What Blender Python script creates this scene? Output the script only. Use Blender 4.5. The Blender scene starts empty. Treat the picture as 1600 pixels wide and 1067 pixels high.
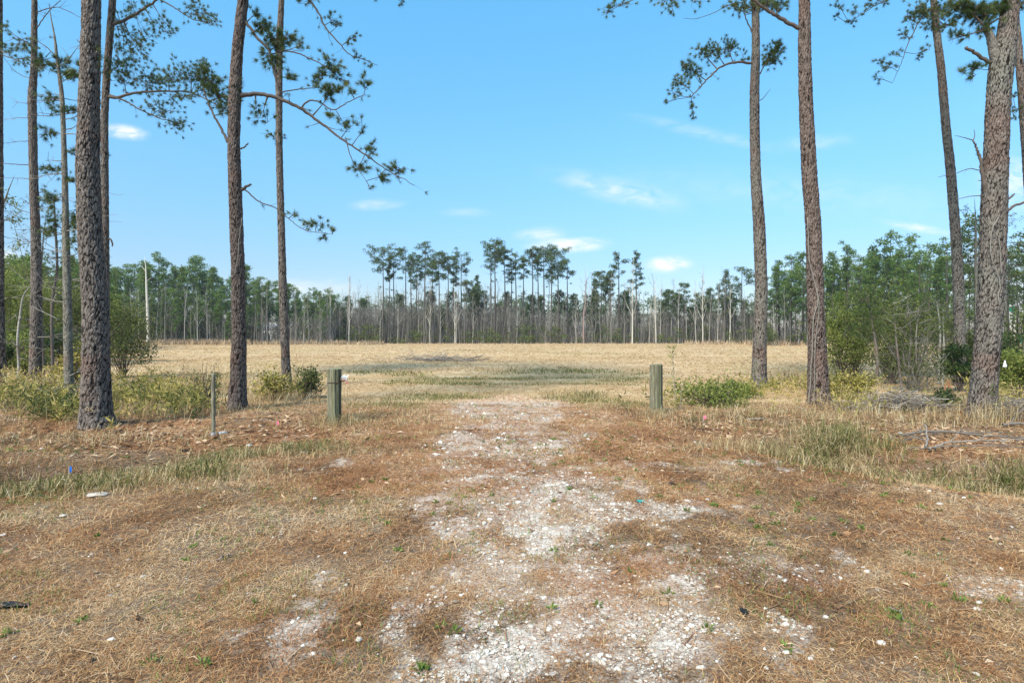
import bpy, math, random
import numpy as np
from mathutils import Vector

SC = bpy.context.scene
COL = SC.collection
R = math.radians
rng = np.random.default_rng(7)

# ------------------------------------------------------------------ camera, sky, sun, exposure
F = 890.0; CX = 800.0; HZ = 525.0; CH = 1.6          # focal length and horizon in photo pixels, eye height
cd = bpy.data.cameras.new('camera'); cam = bpy.data.objects.new('camera', cd); COL.objects.link(cam)
cam.location = (0, 0, CH); cam.rotation_euler = (R(90), 0, 0)
cd.sensor_width = 36; cd.lens = 36 * F / 1600; cd.shift_y = -8.5 / 1600
cd.clip_start = 0.05; cd.clip_end = 6000
SC.camera = cam
SC.view_settings.view_transform = 'Standard'; SC.view_settings.look = 'None'
SC.view_settings.exposure = 1.0; SC.view_settings.gamma = 1

SUN_EL, SUN_AZ = R(48), R(215)      # azimuth clockwise from +Y: behind the camera, to its left
sd = bpy.data.lights.new('sun', 'SUN'); sun = bpy.data.objects.new('sun', sd); COL.objects.link(sun)
sd.energy = 3.5; sd.angle = R(16); sd.color = (1.0, 0.90, 0.75)
sv = Vector((math.sin(SUN_AZ) * math.cos(SUN_EL), math.cos(SUN_AZ) * math.cos(SUN_EL), math.sin(SUN_EL)))
sun.rotation_euler = sv.to_track_quat('Z', 'Y').to_euler(); sun.location = (-20, -30, 40)

W = bpy.data.worlds.new('World'); SC.world = W; W.use_nodes = True
nt = W.node_tree; N = nt.nodes; LK = nt.links
for n in list(N): N.remove(n)
def wn(t, **k):
    n = N.new(t)
    for a, b in k.items(): setattr(n, a, b)
    return n
sky = wn('ShaderNodeTexSky', sky_type='NISHITA', sun_disc=False)
sky.sun_elevation = SUN_EL; sky.sun_rotation = SUN_AZ; sky.air_density = 1.0; sky.dust_density = 0.6; sky.ozone_density = 2.0
tc = wn('ShaderNodeTexCoord'); sep = wn('ShaderNodeSeparateXYZ'); LK.new(tc.outputs['Generated'], sep.inputs[0])
tint = wn('ShaderNodeValToRGB'); LK.new(sep.outputs['Z'], tint.inputs[0])
cr = tint.color_ramp; cr.elements[0].position = 0.0; cr.elements[0].color = (0.80, 0.715, 0.80, 1)
cr.elements[1].position = 0.5; cr.elements[1].color = (0.94, 1.86, 1.90, 1)
e = cr.elements.new(0.12); e.color = (0.78, 0.93, 1.04, 1); e = cr.elements.new(0.3); e.color = (0.90, 1.44, 1.50, 1)
mulc = wn('ShaderNodeMixRGB', blend_type='MULTIPLY'); mulc.inputs[0].default_value = 1
LK.new(sky.outputs[0], mulc.inputs[1]); LK.new(tint.outputs[0], mulc.inputs[2])
# small fair-weather clouds, placed by their direction in the sky
ymax = wn('ShaderNodeMath', operation='MAXIMUM'); LK.new(sep.outputs['Y'], ymax.inputs[0]); ymax.inputs[1].default_value = 0.02
du = wn('ShaderNodeMath', operation='DIVIDE'); LK.new(sep.outputs['X'], du.inputs[0]); LK.new(ymax.outputs[0], du.inputs[1])
dv = wn('ShaderNodeMath', operation='DIVIDE'); LK.new(sep.outputs['Z'], dv.inputs[0]); LK.new(ymax.outputs[0], dv.inputs[1])
cmb = wn('ShaderNodeCombineXYZ'); LK.new(du.outputs[0], cmb.inputs[0]); LK.new(dv.outputs[0], cmb.inputs[1])
mpn = wn('ShaderNodeMapping'); LK.new(cmb.outputs[0], mpn.inputs[0]); mpn.inputs['Scale'].default_value = (1, 2.4, 1)
nz = wn('ShaderNodeTexNoise'); LK.new(mpn.outputs[0], nz.inputs['Vector']); nz.inputs['Distortion'].default_value = .6; nz.inputs['Scale'].default_value = 22; nz.inputs['Detail'].default_value = 7; nz.inputs['Roughness'].default_value = 0.62
acc = None
#        px   py   rx  ry  rot strength
CLOUDS = [(196, 207, 34, 12, -8, .95), (588, 320, 42, 9, 3, .42), (845, 366, 40, 11, 4, .6), (888, 383, 62, 12, 2, 1.0), (1043, 413, 36, 13, 3, 1.15),
          (965, 298, 110, 20, -14, .40), (1100, 208, 120, 11, -13, .22), (1438, 357, 62, 7, -10, .6), (1590, 285, 60, 44, 0, .62), (5, 408, 44, 20, 0, .95),
          (470, 452, 90, 16, 0, .5), (1275, 222, 60, 13, 4, .26), (1240, 300, 330, 34, -4, .12), (730, 332, 40, 8, 0, .2), (1560, 440, 130, 60, 0, .45), (1300, 420, 120, 30, 0, .25)]
for px, py, rx, ry, rot, st in CLOUDS:
    m = wn('ShaderNodeMapping', vector_type='TEXTURE'); LK.new(cmb.outputs[0], m.inputs[0])
    m.inputs['Location'].default_value = ((px - CX) / F, (HZ - py) / F, 0); m.inputs['Rotation'].default_value = (0, 0, R(rot)); m.inputs['Scale'].default_value = (rx / F, ry / F, 1)
    ln = wn('ShaderNodeVectorMath', operation='LENGTH'); LK.new(m.outputs[0], ln.inputs[0])
    mr = wn('ShaderNodeMapRange', interpolation_type='SMOOTHSTEP'); LK.new(ln.outputs['Value'], mr.inputs[0])
    mr.inputs[1].default_value = 0; mr.inputs[2].default_value = 1.35; mr.inputs[3].default_value = st; mr.inputs[4].default_value = 0
    if acc is None: acc = mr.outputs[0]
    else:
        a = wn('ShaderNodeMath', operation='ADD'); LK.new(acc, a.inputs[0]); LK.new(mr.outputs[0], a.inputs[1]); acc = a.outputs[0]
nm = wn('ShaderNodeMapRange'); LK.new(nz.outputs[0], nm.inputs[0]); nm.inputs[1].default_value = 0.3; nm.inputs[2].default_value = 0.62; nm.inputs[3].default_value = 0.0; nm.inputs[4].default_value = 1.3
cm = wn('ShaderNodeMath', operation='MULTIPLY', use_clamp=True); LK.new(acc, cm.inputs[0]); LK.new(nm.outputs[0], cm.inputs[1])
mix = wn('ShaderNodeMixRGB'); LK.new(cm.outputs[0], mix.inputs[0]); LK.new(mulc.outputs[0], mix.inputs[1]); mix.inputs[2].default_value = (6.6, 6.7, 6.9, 1)
bg = wn('ShaderNodeBackground'); LK.new(mix.outputs[0], bg.inputs[0]); bg.inputs[1].default_value = 0.085
wo = wn('ShaderNodeOutputWorld'); LK.new(bg.outputs[0], wo.inputs[0])

# ------------------------------------------------------------------ helpers
def vnoise(x, y, seed=0):
    ix = np.floor(x).astype(np.int64); iy = np.floor(y).astype(np.int64); fx = x - ix; fy = y - iy
    def h(a, b):
        n = (a * 374761393 + b * 668265263 + seed * 974711) & 0xffffffff
        n = ((n ^ (n >> 13)) * 1274126177) & 0xffffffff
        return ((n ^ (n >> 16)) & 0xffff) / 65535.0
    sx = fx * fx * (3 - 2 * fx); sy = fy * fy * (3 - 2 * fy)
    return (h(ix, iy) * (1 - sx) + h(ix + 1, iy) * sx) * (1 - sy) + (h(ix, iy + 1) * (1 - sx) + h(ix + 1, iy + 1) * sx) * sy
def fbm(x, y, seed=0, o=4):
    s = 0; a = 0.5; t = 0
    for k in range(o):
        s = s + a * vnoise(x * 2 ** k, y * 2 ** k, seed + k); t += a; a *= 0.55
    return s / t
def sstep(a, b, x):
    t = np.clip((x - a) / (b - a), 0, 1); return t * t * (3 - 2 * t)

def H(x, y):
    """ground height"""
    x = np.asarray(x, float); y = np.asarray(y, float); ax = np.abs(x)
    yd = np.clip(8.3 - (ax - 3.5) * 0.9, 5.4, 8.6)
    d = -0.30 * np.exp(-((y - yd) / 0.75) ** 2) * sstep(2.9, 4.6, ax)
    b = 0.07 * (fbm(x * 0.5, y * 0.5, 3) - 0.5) * sstep(0, 4, y)
    far = sstep(14, 30, y)
    b = b + far * 0.16 * (fbm(x * 0.12, y * 0.12, 9) - 0.5) * (1 - sstep(70, 110, y)) + 0.035 * (fbm(x * 2.3, y * 2.3, 5, 3) - 0.5) * (1 - .92 * sstep(11, 22, y))
    berm = 0.10 * np.exp(-((y - 10.8) / 1.3) ** 2) * sstep(3, 5, ax) * sstep(.35, .7, fbm(x * .8, y * .8, 21))
    return d + b + berm

def gnd(px, py):
    """ground point under a photo pixel"""
    dx, dz = (px - CX) / F, (HZ - py) / F
    t = CH / max(1e-4, -dz)
    for _ in range(30): t = t + 0.7 * ((CH - float(H(dx * t, t))) / max(1e-4, -dz) - t)
    return np.array([dx * t, t, float(H(dx * t, t))])
def at(px, py, Y): return np.array([(px - CX) / F * Y, Y, CH + (HZ - py) / F * Y])

class MB:
    def __init__(s): s.v = []; s.t = []; s.q = []; s.r = []; s.e = []; s.n = 0
    def add(s, v, t=None, q=None, r=0.5, e=0.0):
        v = np.asarray(v, float).reshape(-1, 3); k = len(v)
        if t is not None and len(t): s.t.append(np.asarray(t, np.int64).reshape(-1, 3) + s.n)
        if q is not None and len(q): s.q.append(np.asarray(q, np.int64).reshape(-1, 4) + s.n)
        s.v.append(v); s.r.append(np.broadcast_to(np.asarray(r, float), (k,))); s.e.append(np.broadcast_to(np.asarray(e, float), (k,))); s.n += k
    def build(s, name, mats, parent=None, smooth=True, loc=None):
        me = bpy.data.meshes.new(name)
        V = np.concatenate(s.v); T = np.concatenate(s.t) if s.t else np.zeros((0, 3), np.int64); Q = np.concatenate(s.q) if s.q else np.zeros((0, 4), np.int64)
        if loc is not None: V = V - np.asarray(loc)
        me.vertices.add(len(V)); me.vertices.foreach_set('co', V.astype(np.float32).ravel())
        L = np.concatenate([T.ravel(), Q.ravel()]).astype(np.int32); me.loops.add(len(L)); me.loops.foreach_set('vertex_index', L)
        st = np.concatenate([np.arange(len(T)) * 3, len(T) * 3 + np.arange(len(Q)) * 4]).astype(np.int32)
        me.polygons.add(len(st)); me.polygons.foreach_set('loop_start', st)
        me.polygons.foreach_set('use_smooth', np.full(len(st), smooth))
        for nm_, arr in (('rnd', s.r), ('edge', s.e)):
            a = me.attributes.new(nm_, 'FLOAT', 'POINT'); a.data.foreach_set('value', np.concatenate(arr).astype(np.float32))
        me.update(calc_edges=True)
        for m in (mats if isinstance(mats, (list, tuple)) else [mats]): me.materials.append(m)
        o = bpy.data.objects.new(name, me); COL.objects.link(o)
        if parent: o.parent = parent
        elif loc is not None: o.location = loc
        return o

def thing(name, label, cat, loc=(0, 0, 0), group=None):
    o = bpy.data.objects.new(name, None); COL.objects.link(o); o.location = [float(c) for c in loc]; o.empty_display_size = 0.2
    o['label'] = label; o['category'] = cat
    if group: o['group'] = group
    return o
def tag(o, label, cat, group=None, kind=None):
    if label: o['label'] = label
    if cat: o['category'] = cat
    if group: o['group'] = group
    if kind: o['kind'] = kind
    return o
def dup(root, loc, rz=0, sc=1, label=None, group=None):
    r = root.copy(); COL.objects.link(r); r.location = [float(c) for c in loc]; r.rotation_euler = (0, 0, rz); r.scale = (sc, sc, sc) if not isinstance(sc, tuple) else sc
    if label: r['label'] = label
    if group: r['group'] = group
    for ch in list(root.children):
        c = ch.copy(); COL.objects.link(c); c.parent = r
        for g in list(ch.children):
            d = g.copy(); COL.objects.link(d); d.parent = c
    return r

def norm(v): return v / (np.linalg.norm(v, axis=-1, keepdims=True) + 1e-9)
def smooth_path(P, rad, n):
    """Catmull-Rom resample"""
    P = np.asarray(P, float); rad = np.asarray(rad, float); k = len(P)
    if k < 3:
        t = np.linspace(0, 1, n)[:, None]; return P[0] * (1 - t) + P[-1] * t, rad[0] * (1 - t[:, 0]) + rad[-1] * t[:, 0]
    Pe = np.vstack([2 * P[0] - P[1], P, 2 * P[-1] - P[-2]]); u = np.linspace(0, k - 1 - 1e-6, n); i = u.astype(int); f = (u - i)[:, None]
    a, b, c, d = Pe[i], Pe[i + 1], Pe[i + 2], Pe[i + 3]
    out = 0.5 * (2 * b + (c - a) * f + (2 * a - 5 * b + 4 * c - d) * f ** 2 + (3 * b - a - 3 * c + d) * f ** 3)
    return out, np.interp(u, np.arange(k), rad)
def tube(mb, P, rad, sides=5, r=0.5, cap=True):
    P = np.asarray(P, float); n = len(P); rad = np.broadcast_to(np.asarray(rad, float), (n,))
    T = norm(np.gradient(P, axis=0)); ref = np.array([0.31, 0.95, 0.05]) if abs(T[0][1]) < 0.8 else np.array([0.9, 0.1, 0.4])
    A = norm(np.cross(T, ref)); B = np.cross(T, A)
    an = np.arange(sides) * 2 * math.pi / sides
    V = P[:, None, :] + rad[:, None, None] * (np.cos(an)[None, :, None] * A[:, None, :] + np.sin(an)[None, :, None] * B[:, None, :])
    i = np.arange(n - 1)[:, None] * sides; j = np.arange(sides)[None, :]; j2 = (j + 1) % sides
    q = np.stack([i + j, i + j2, i + sides + j2, i + sides + j], -1).reshape(-1, 4)
    V = V.reshape(-1, 3); t = None
    if cap:
        V = np.vstack([V, P[-1:]]); b = (n - 1) * sides; t = [[b + k, b + (k + 1) % sides, n * sides] for k in range(sides)]
    mb.add(V, t, q, r)
def rand_dirs(n, up=0.0, g=None):
    g = g or rng; v = g.normal(size=(n, 3)); v = norm(v); v[:, 2] += up; return norm(v)
def spikes(mb, C, D, L, Wd, r, bend=0.0):
    """thin triangles from C along D"""
    n = len(C); L = np.broadcast_to(L, (n,))[:, None]; Wd = np.broadcast_to(Wd, (n,))[:, None]
    S = norm(np.cross(D, rng.normal(size=(n, 3)))) * Wd * 0.5
    v = np.empty((n, 3, 3)); v[:, 0] = C - S; v[:, 1] = C + S; v[:, 2] = C + D * L; v[:, 2, 2] -= bend * L[:, 0]
    mb.add(v.reshape(-1, 3), np.arange(3 * n).reshape(-1, 3), None, np.repeat(np.broadcast_to(r, (n,)), 3))
def blades(mb, C, D, L, Wd, r, rise, droop):
    """three-segment bent blades lying or standing: C base, D horizontal dir, rise/droop tip heights"""
    n = len(C); L = np.broadcast_to(L, (n,)); Wd = np.broadcast_to(Wd, (n,)); rise = np.broadcast_to(rise, (n,)); droop = np.broadcast_to(droop, (n,))
    S = np.stack([-D[:, 1], D[:, 0], np.zeros(n)], 1); S[:, 2] = rng.uniform(-.6, .6, n); S = norm(S) * (Wd * 0.5)[:, None]
    m = C + D * (L * .5)[:, None]; m[:, 2] += rise
    t = C + D * L[:, None] + rng.normal(size=(n, 3)) * (L * .12)[:, None]; t[:, 2] = C[:, 2] + droop
    v = np.stack([C - S, C + S, m - S * .8, m + S * .8, t], 1)
    b = np.arange(n)[:, None] * 5
    mb.add(v.reshape(-1, 3), np.concatenate([b + [0, 1, 3], b + [0, 3, 2], b + [2, 3, 4]]), None, np.repeat(np.broadcast_to(r, (n,)), 5))
def leaves(mb, C, D, L, Wd, r):
    """folded diamond leaves"""
    n = len(C); L = np.broadcast_to(L, (n,))[:, None]; Wd = np.broadcast_to(Wd, (n,))[:, None]
    S = norm(np.cross(D, rng.normal(size=(n, 3)))); Nn = np.cross(D, S)
    v = np.stack([C, C + D * L * .45 + S * Wd * .5 + Nn * Wd * .18, C + D * L - Nn * L * .12, C + D * L * .45 - S * Wd * .5 + Nn * Wd * .18], 1)
    b = np.arange(n)[:, None] * 4
    mb.add(v.reshape(-1, 3), np.concatenate([b + [0, 1, 2], b + [0, 2, 3]]), None, np.repeat(np.broadcast_to(r, (n,)), 4))

# ------------------------------------------------------------------ materials
def mat(name):
    m = bpy.data.materials.new(name); m.use_nodes = True; t = m.node_tree
    for n in list(t.nodes): t.nodes.remove(n)
    return m, t
def mk(t, ty, **k):
    n = t.nodes.new(ty)
    for a, b in k.items(): setattr(n, a, b)
    return n
def ramp(t, src, stops, interp='LINEAR'):
    n = mk(t, 'ShaderNodeValToRGB'); c = n.color_ramp; c.interpolation = interp
    while len(c.elements) > 1: c.elements.remove(c.elements[-1])
    c.elements[0].position = stops[0][0]; c.elements[0].color = (*stops[0][1], 1)
    for p, col in stops[1:]:
        e = c.elements.new(p); e.color = (*col, 1)
    t.links.new(src, n.inputs[0]); return n.outputs[0]
def noise(t, scale, detail=4, rough=0.55, vec=None, dist=0.0):
    n = mk(t, 'ShaderNodeTexNoise'); n.inputs['Scale'].default_value = scale; n.inputs['Detail'].default_value = detail; n.inputs['Roughness'].default_value = rough; n.inputs['Distortion'].default_value = dist
    if vec is not None: t.links.new(vec, n.inputs['Vector'])
    return n.outputs[0]
def mixc(t, f, a, b, mode='MIX'):
    n = mk(t, 'ShaderNodeMixRGB', blend_type=mode)
    for i, s in ((0, f), (1, a), (2, b)):
        if isinstance(s, (int, float)): n.inputs[i].default_value = s
        elif isinstance(s, tuple): n.inputs[i].default_value = (*s, 1)
        else: t.links.new(s, n.inputs[i])
    return n.outputs[0]
def attr(t, nm_): return mk(t, 'ShaderNodeAttribute', attribute_name=nm_).outputs['Fac']
def mth(t, op, a, b=0.0, clamp=False):
    n = mk(t, 'ShaderNodeMath', operation=op, use_clamp=clamp)
    for i, s in ((0, a), (1, b)):
        if isinstance(s, (int, float)): n.inputs[i].default_value = s
        else: t.links.new(s, n.inputs[i])
    return n.outputs[0]
def finish(m, t, col, rough=0.85, bump=None, bs=0.5, bd=0.02, trans=0.0, spec=0.25):
    p = mk(t, 'ShaderNodeBsdfPrincipled'); o = mk(t, 'ShaderNodeOutputMaterial')
    if isinstance(col, tuple): p.inputs['Base Color'].default_value = (*col, 1)
    else: t.links.new(col, p.inputs['Base Color'])
    p.inputs['Roughness'].default_value = rough; p.inputs['Specular IOR Level'].default_value = spec
    if bump is not None:
        b = mk(t, 'ShaderNodeBump'); b.inputs['Strength'].default_value = bs; b.inputs['Distance'].default_value = bd
        t.links.new(bump, b.inputs['Height']); t.links.new(b.outputs[0], p.inputs['Normal'])
    if trans > 0:
        tr = mk(t, 'ShaderNodeBsdfTranslucent'); mx = mk(t, 'ShaderNodeMixShader'); mx.inputs[0].default_value = trans
        if isinstance(col, tuple): tr.inputs[0].default_value = (*col, 1)
        else: t.links.new(col, tr.inputs[0])
        t.links.new(p.outputs[0], mx.inputs[1]); t.links.new(tr.outputs[0], mx.inputs[2]); t.links.new(mx.outputs[0], o.inputs[0])
    else: t.links.new(p.outputs[0], o.inputs[0])
    return m
def ramp_mat(name, stops, trans=0.0, rough=0.8, spec=0.2):
    m, t = mat(name); return finish(m, t, ramp(t, attr(t, 'rnd'), stops), rough, trans=trans, spec=spec)
def plain(name, c, rough=0.7, var=0.25, sc=30):
    m, t = mat(name); tcn = mk(t, 'ShaderNodeTexCoord'); n = noise(t, sc, 4, .6, tcn.outputs['Object'])
    col = ramp(t, n, [(.3, tuple(x * (1 - var) for x in c)), (.7, tuple(min(1, x * (1 + var)) for x in c))])
    return finish(m, t, col, rough, n, .3, .005)
def bark_mat(name, plate, plate2, crack, lichen=None, sc=16, zs=0.42):
    m, t = mat(name); tcn = mk(t, 'ShaderNodeTexCoord'); mp = mk(t, 'ShaderNodeMapping'); t.links.new(tcn.outputs['Object'], mp.inputs[0]); mp.inputs['Scale'].default_value = (1, 1, zs)
    nd = noise(t, 40, 4, .65, mp.outputs[0]); nl = noise(t, 1.3, 3, .5, tcn.outputs['Object']); nf = noise(t, 110, 3, .6, mp.outputs[0])
    vo = mk(t, 'ShaderNodeTexVoronoi', feature='DISTANCE_TO_EDGE'); vo.inputs['Scale'].default_value = sc * 1.9; vo.inputs['Randomness'].default_value = 1
    wv = mixc(t, 0.04, mp.outputs[0], mk(t, 'ShaderNodeTexNoise').outputs[1]); t.links.new(wv, vo.inputs['Vector'])
    base = mixc(t, attr(t, 'rnd'), plate, plate2)
    base = mixc(t, mth(t, 'MULTIPLY', ramp(t, nf, [(.40, (0, 0, 0)), (.68, (1, 1, 1))]), 0.75), base, tuple(min(1, c * 1.7) for c in plate))
    base = mixc(t, mth(t, 'MULTIPLY', ramp(t, nd, [(.32, (1, 1, 1)), (.50, (0, 0, 0))]), 0.8), base, tuple(c * .4 for c in plate))
    base = mixc(t, mth(t, 'MULTIPLY', ramp(t, nl, [(.36, (1, 1, 1)), (.46, (0, 0, 0))]), .35), base, (.21, .115, .085))
    if lichen: base = mixc(t, mth(t, 'MULTIPLY', ramp(t, nl, [(.48, (0, 0, 0)), (.66, (1, 1, 1))]), .55), base, lichen)
    ed = attr(t, 'edge')
    c1 = mixc(t, ramp(t, ed, [(.07, (1, 1, 1)), (.24, (0, 0, 0))]), base, crack)
    c2 = mixc(t, mth(t, 'MULTIPLY', ramp(t, vo.outputs[0], [(0, (1, 1, 1)), (.09, (0, 0, 0))]), .6), c1, crack)
    hgt = mth(t, 'ADD', mth(t, 'MULTIPLY', nd, .5), mth(t, 'MULTIPLY', vo.outputs[0], 1.2))
    return finish(m, t, c2, .92, hgt, .8, .02, spec=.12)

M = {}
M['bark'] = bark_mat('pine_bark', (.135, .112, .098), (.25, .212, .187), (.017, .013, .011))
M['bark_red'] = bark_mat('pine_bark_red', (.132, .098, .083), (.245, .188, .160), (.017, .011, .009))
M['bark_grey'] = bark_mat('pine_bark_grey', (.135, .115, .100), (.245, .208, .182), (.018, .014, .012), (.22, .22, .185))
M['bark_pale'] = bark_mat('sapling_bark_pale', (.20, .175, .14), (.26, .235, .195), (.09, .075, .06), (.25, .25, .205), 24)
M['bark_white'] = bark_mat('sapling_bark_white', (.34, .32, .28), (.45, .42, .38), (.10, .085, .07), None, 24)
M['limb'] = ramp_mat('limb_bark', [(0, (.055, .042, .035)), (.5, (.105, .082, .068)), (1, (.17, .14, .12))])
M['deadlimb'] = ramp_mat('dead_twig', [(0, (.10, .088, .074)), (1, (.27, .245, .21))])
M['needle'] = ramp_mat('pine_needle', [(0, (.026, .046, .012)), (.45, (.066, .108, .026)), (.8, (.12, .165, .040)), (1, (.20, .21, .065))], .3, .5, .4)
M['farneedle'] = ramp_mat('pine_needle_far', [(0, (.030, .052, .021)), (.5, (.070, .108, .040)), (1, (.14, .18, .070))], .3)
M['farneedle_bright'] = ramp_mat('pine_needle_bright', [(0, (.038, .080, .019)), (.5, (.092, .165, .038)), (1, (.19, .25, .066))], .35)  # brighter, yellower needle green for the woods at both sides
M['fartrunk'] = ramp_mat('far_trunk', [(0, (.045, .038, .033)), (1, (.13, .11, .097))])
M['greytree'] = ramp_mat('bare_grey_bark', [(0, (.095, .086, .074)), (.6, (.20, .183, .160)), (1, (.36, .335, .30))])
M['snag'] = ramp_mat('bleached_snag', [(0, (.36, .32, .27)), (1, (.58, .53, .46))])
M['redtwig'] = ramp_mat('reddish_twig', [(0, (.20, .14, .125)), (1, (.34, .25, .22))])
M['yleaf'] = ramp_mat('yellow_green_leaf', [(0, (.11, .11, .024)), (.35, (.26, .235, .050)), (.65, (.46, .39, .11)), (1, (.60, .45, .21))], .3)
M['gleaf'] = ramp_mat('olive_leaf', [(0, (.035, .052, .016)), (.5, (.095, .12, .034)), (1, (.21, .22, .07))], .25)
M['bleaf'] = ramp_mat('bright_leaf', [(0, (.075, .105, .022)), (.5, (.185, .225, .048)), (1, (.34, .345, .105))], .3)
M['dgleaf'] = ramp_mat('dark_green_leaf', [(0, (.018, .036, .012)), (.5, (.048, .082, .026)), (1, (.12, .155, .048))], .2)
M['dry'] = ramp_mat('dry_blade', [(0, (.065, .032, .015)), (.22, (.205, .100, .043)), (.5, (.415, .230, .102)), (.78, (.56, .37, .19)), (1, (.55, .42, .28))], .15, .85)
M['gold'] = ramp_mat('golden_grass', [(0, (.24, .145, .068)), (.5, (.47, .320, .172)), (1, (.62, .49, .33))], .2)
M['rust'] = ramp_mat('rusty_grass', [(0, (.21, .14, .085)), (.5, (.40, .29, .18)), (1, (.58, .46, .32))], .2)
M['straw'] = ramp_mat('straw_grass', [(0, (.15, .088, .045)), (.35, (.33, .22, .11)), (.7, (.50, .38, .20)), (1, (.66, .57, .38))], .2)
M['pneedle'] = ramp_mat('fallen_needle', [(0, (.16, .060, .025)), (.5, (.36, .155, .062)), (1, (.54, .30, .15))], .1)
M['green'] = ramp_mat('green_blade', [(0, (.040, .050, .012)), (.5, (.125, .140, .034)), (.8, (.26, .25, .085)), (1, (.40, .33, .16))], .3)
M['stone'] = ramp_mat('pale_stone', [(0, (.17, .135, .11)), (.45, (.42, .37, .32)), (1, (.70, .67, .61))], 0, .9)
M['stick'] = ramp_mat('dead_stick', [(0, (.085, .068, .055)), (.5, (.20, .170, .145)), (1, (.40, .36, .31))])
M['litter'] = ramp_mat('leaf_litter', [(0, (.14, .07, .04)), (.5, (.36, .21, .115)), (1, (.56, .42, .29))], .1)
M['white'] = plain('white_plastic', (.80, .80, .80), .5, .08)
M['blue'] = plain('blue_flag', (.03, .22, .75), .5, .1)
M['pink'] = plain('pink_flag', (.85, .18, .26), .5, .1)
M['wire'] = plain('wire', (.35, .35, .36), .4, .1)
M['iron'] = plain('rusty_iron', (.09, .055, .04), .8, .4)
M['teal'] = plain('teal_plastic', (.03, .30, .28), .5, .3)
M['black'] = plain('black_rubber', (.015, .015, .017), .6, .3)
M['signgreen'] = plain('green_board', (.03, .20, .13), .5, .1)
M['tin'] = plain('pale_wall', (.78, .79, .80), .6, .06, 1)
M['roof'] = plain('grey_roof', (.30, .31, .33), .7, .1, 1)
M['glass'] = plain('dark_window', (.03, .04, .05), .1, .1, 1)
M['orange'] = plain('rusty_bark_scrap', (.30, .135, .06), .9, .4)

# post wood: grey green weathered
def post_mat(name, green):
    m, t = mat(name); tcn = mk(t, 'ShaderNodeTexCoord'); mp = mk(t, 'ShaderNodeMapping'); t.links.new(tcn.outputs['Object'], mp.inputs[0]); mp.inputs['Scale'].default_value = (1, 1, .07)
    g = noise(t, 46, 5, .65, mp.outputs[0]); al = noise(t, 7, 4, .6, mp.outputs[0]); b = noise(t, 9, 4, .6, tcn.outputs['Object'])
    c = ramp(t, g, [(.28, (.055, .045, .032)), (.48, (.17, .15, .105)), (.72, (.33, .305, .23))])
    c = mixc(t, mth(t, 'MULTIPLY', ramp(t, al, [(.38, (0, 0, 0)), (.6, (1, 1, 1))]), green), c, (.135, .150, .062))
    c = mixc(t, mth(t, 'MULTIPLY', ramp(t, b, [(.58, (0, 0, 0)), (.7, (1, 1, 1))]), .5), c, (.26, .31, .24))
    c = mixc(t, mth(t, 'MULTIPLY', attr(t, 'edge'), .85), c, (.035, .03, .025))
    return finish(m, t, c, .9, g, .8, .012)
M['post'] = post_mat('weathered_post', .5); M['stake'] = post_mat('weathered_stake', .12)

# ------------------------------------------------------------------ ground zones (ground patches, given where they lie in the photo)
GRAVEL = [(800, 668, 110, 14, .55), (800, 720, 170, 40, .48), (840, 800, 210, 60, .44), (850, 900, 290, 70, .38), (850, 1010, 380, 80, .40), (790, 640, 90, 8, .5), (880, 770, 150, 40, 1.0), (960, 805, 120, 40, .95), (830, 850, 90, 40, .6), (1080, 900, 120, 50, .95), (1060, 980, 120, 60, .95), (930, 1020, 100, 60, .95), (840, 1010, 60, 50, .85), (700, 1015, 130, 60, .85),
          (640, 1045, 60, 30, .7), (480, 980, 60, 38, 1.0), (520, 905, 42, 28, .8), (1540, 925, 90, 20, 2.4), (1465, 900, 60, 12, .9), (1290, 880, 80, 20, .8), (1170, 722, 80, 6, 1.6), (1250, 731, 40, 5, 1.8), (1085, 693, 60, 5, .9),
          (520, 722, 60, 8, 1.1), (475, 735, 34, 5, .7), (700, 690, 60, 12, .7), (720, 740, 60, 15, .6), (850, 690, 90, 10, .65), (960, 680, 60, 6, .75), (1240, 1010, 70, 24, .8), (1330, 925, 70, 25, .7), (1080, 800, 90, 10, .75),
          (600, 800, 50, 8, .5), (420, 930, 60, 15, .6), (380, 1000, 50, 20, .5), (720, 810, 40, 30, .6), (940, 735, 130, 20, .8), (800, 710, 110, 12, .6), (150, 773, 24, 4, .8), (110, 806, 24, 4, .6), (70, 790, 18, 3, .5), (470, 1020, 60, 30, .6), (1200, 960, 60, 25, .5), (1480, 1050, 60, 14, .7), (770, 1050, 90, 30, .7)]
DIRT = [(795, 632, 120, 15, 1.1), (720, 650, 90, 14, .7), (880, 650, 90, 16, .7), (800, 660, 150, 16, .7)]
NEED = [(250, 682, 330, 26, .9), (600, 660, 130, 22, .6), (1510, 702, 170, 18, 1.1), (1000, 665, 130, 25, .7), (1100, 690, 120, 14, .5), (780, 720, 240, 60, .6), (1000, 720, 200, 40, .5), (900, 900, 260, 120, .4), (1350, 780, 300, 40, .35), (600, 760, 200, 40, .4), (1250, 650, 140, 14, .5)]
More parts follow.
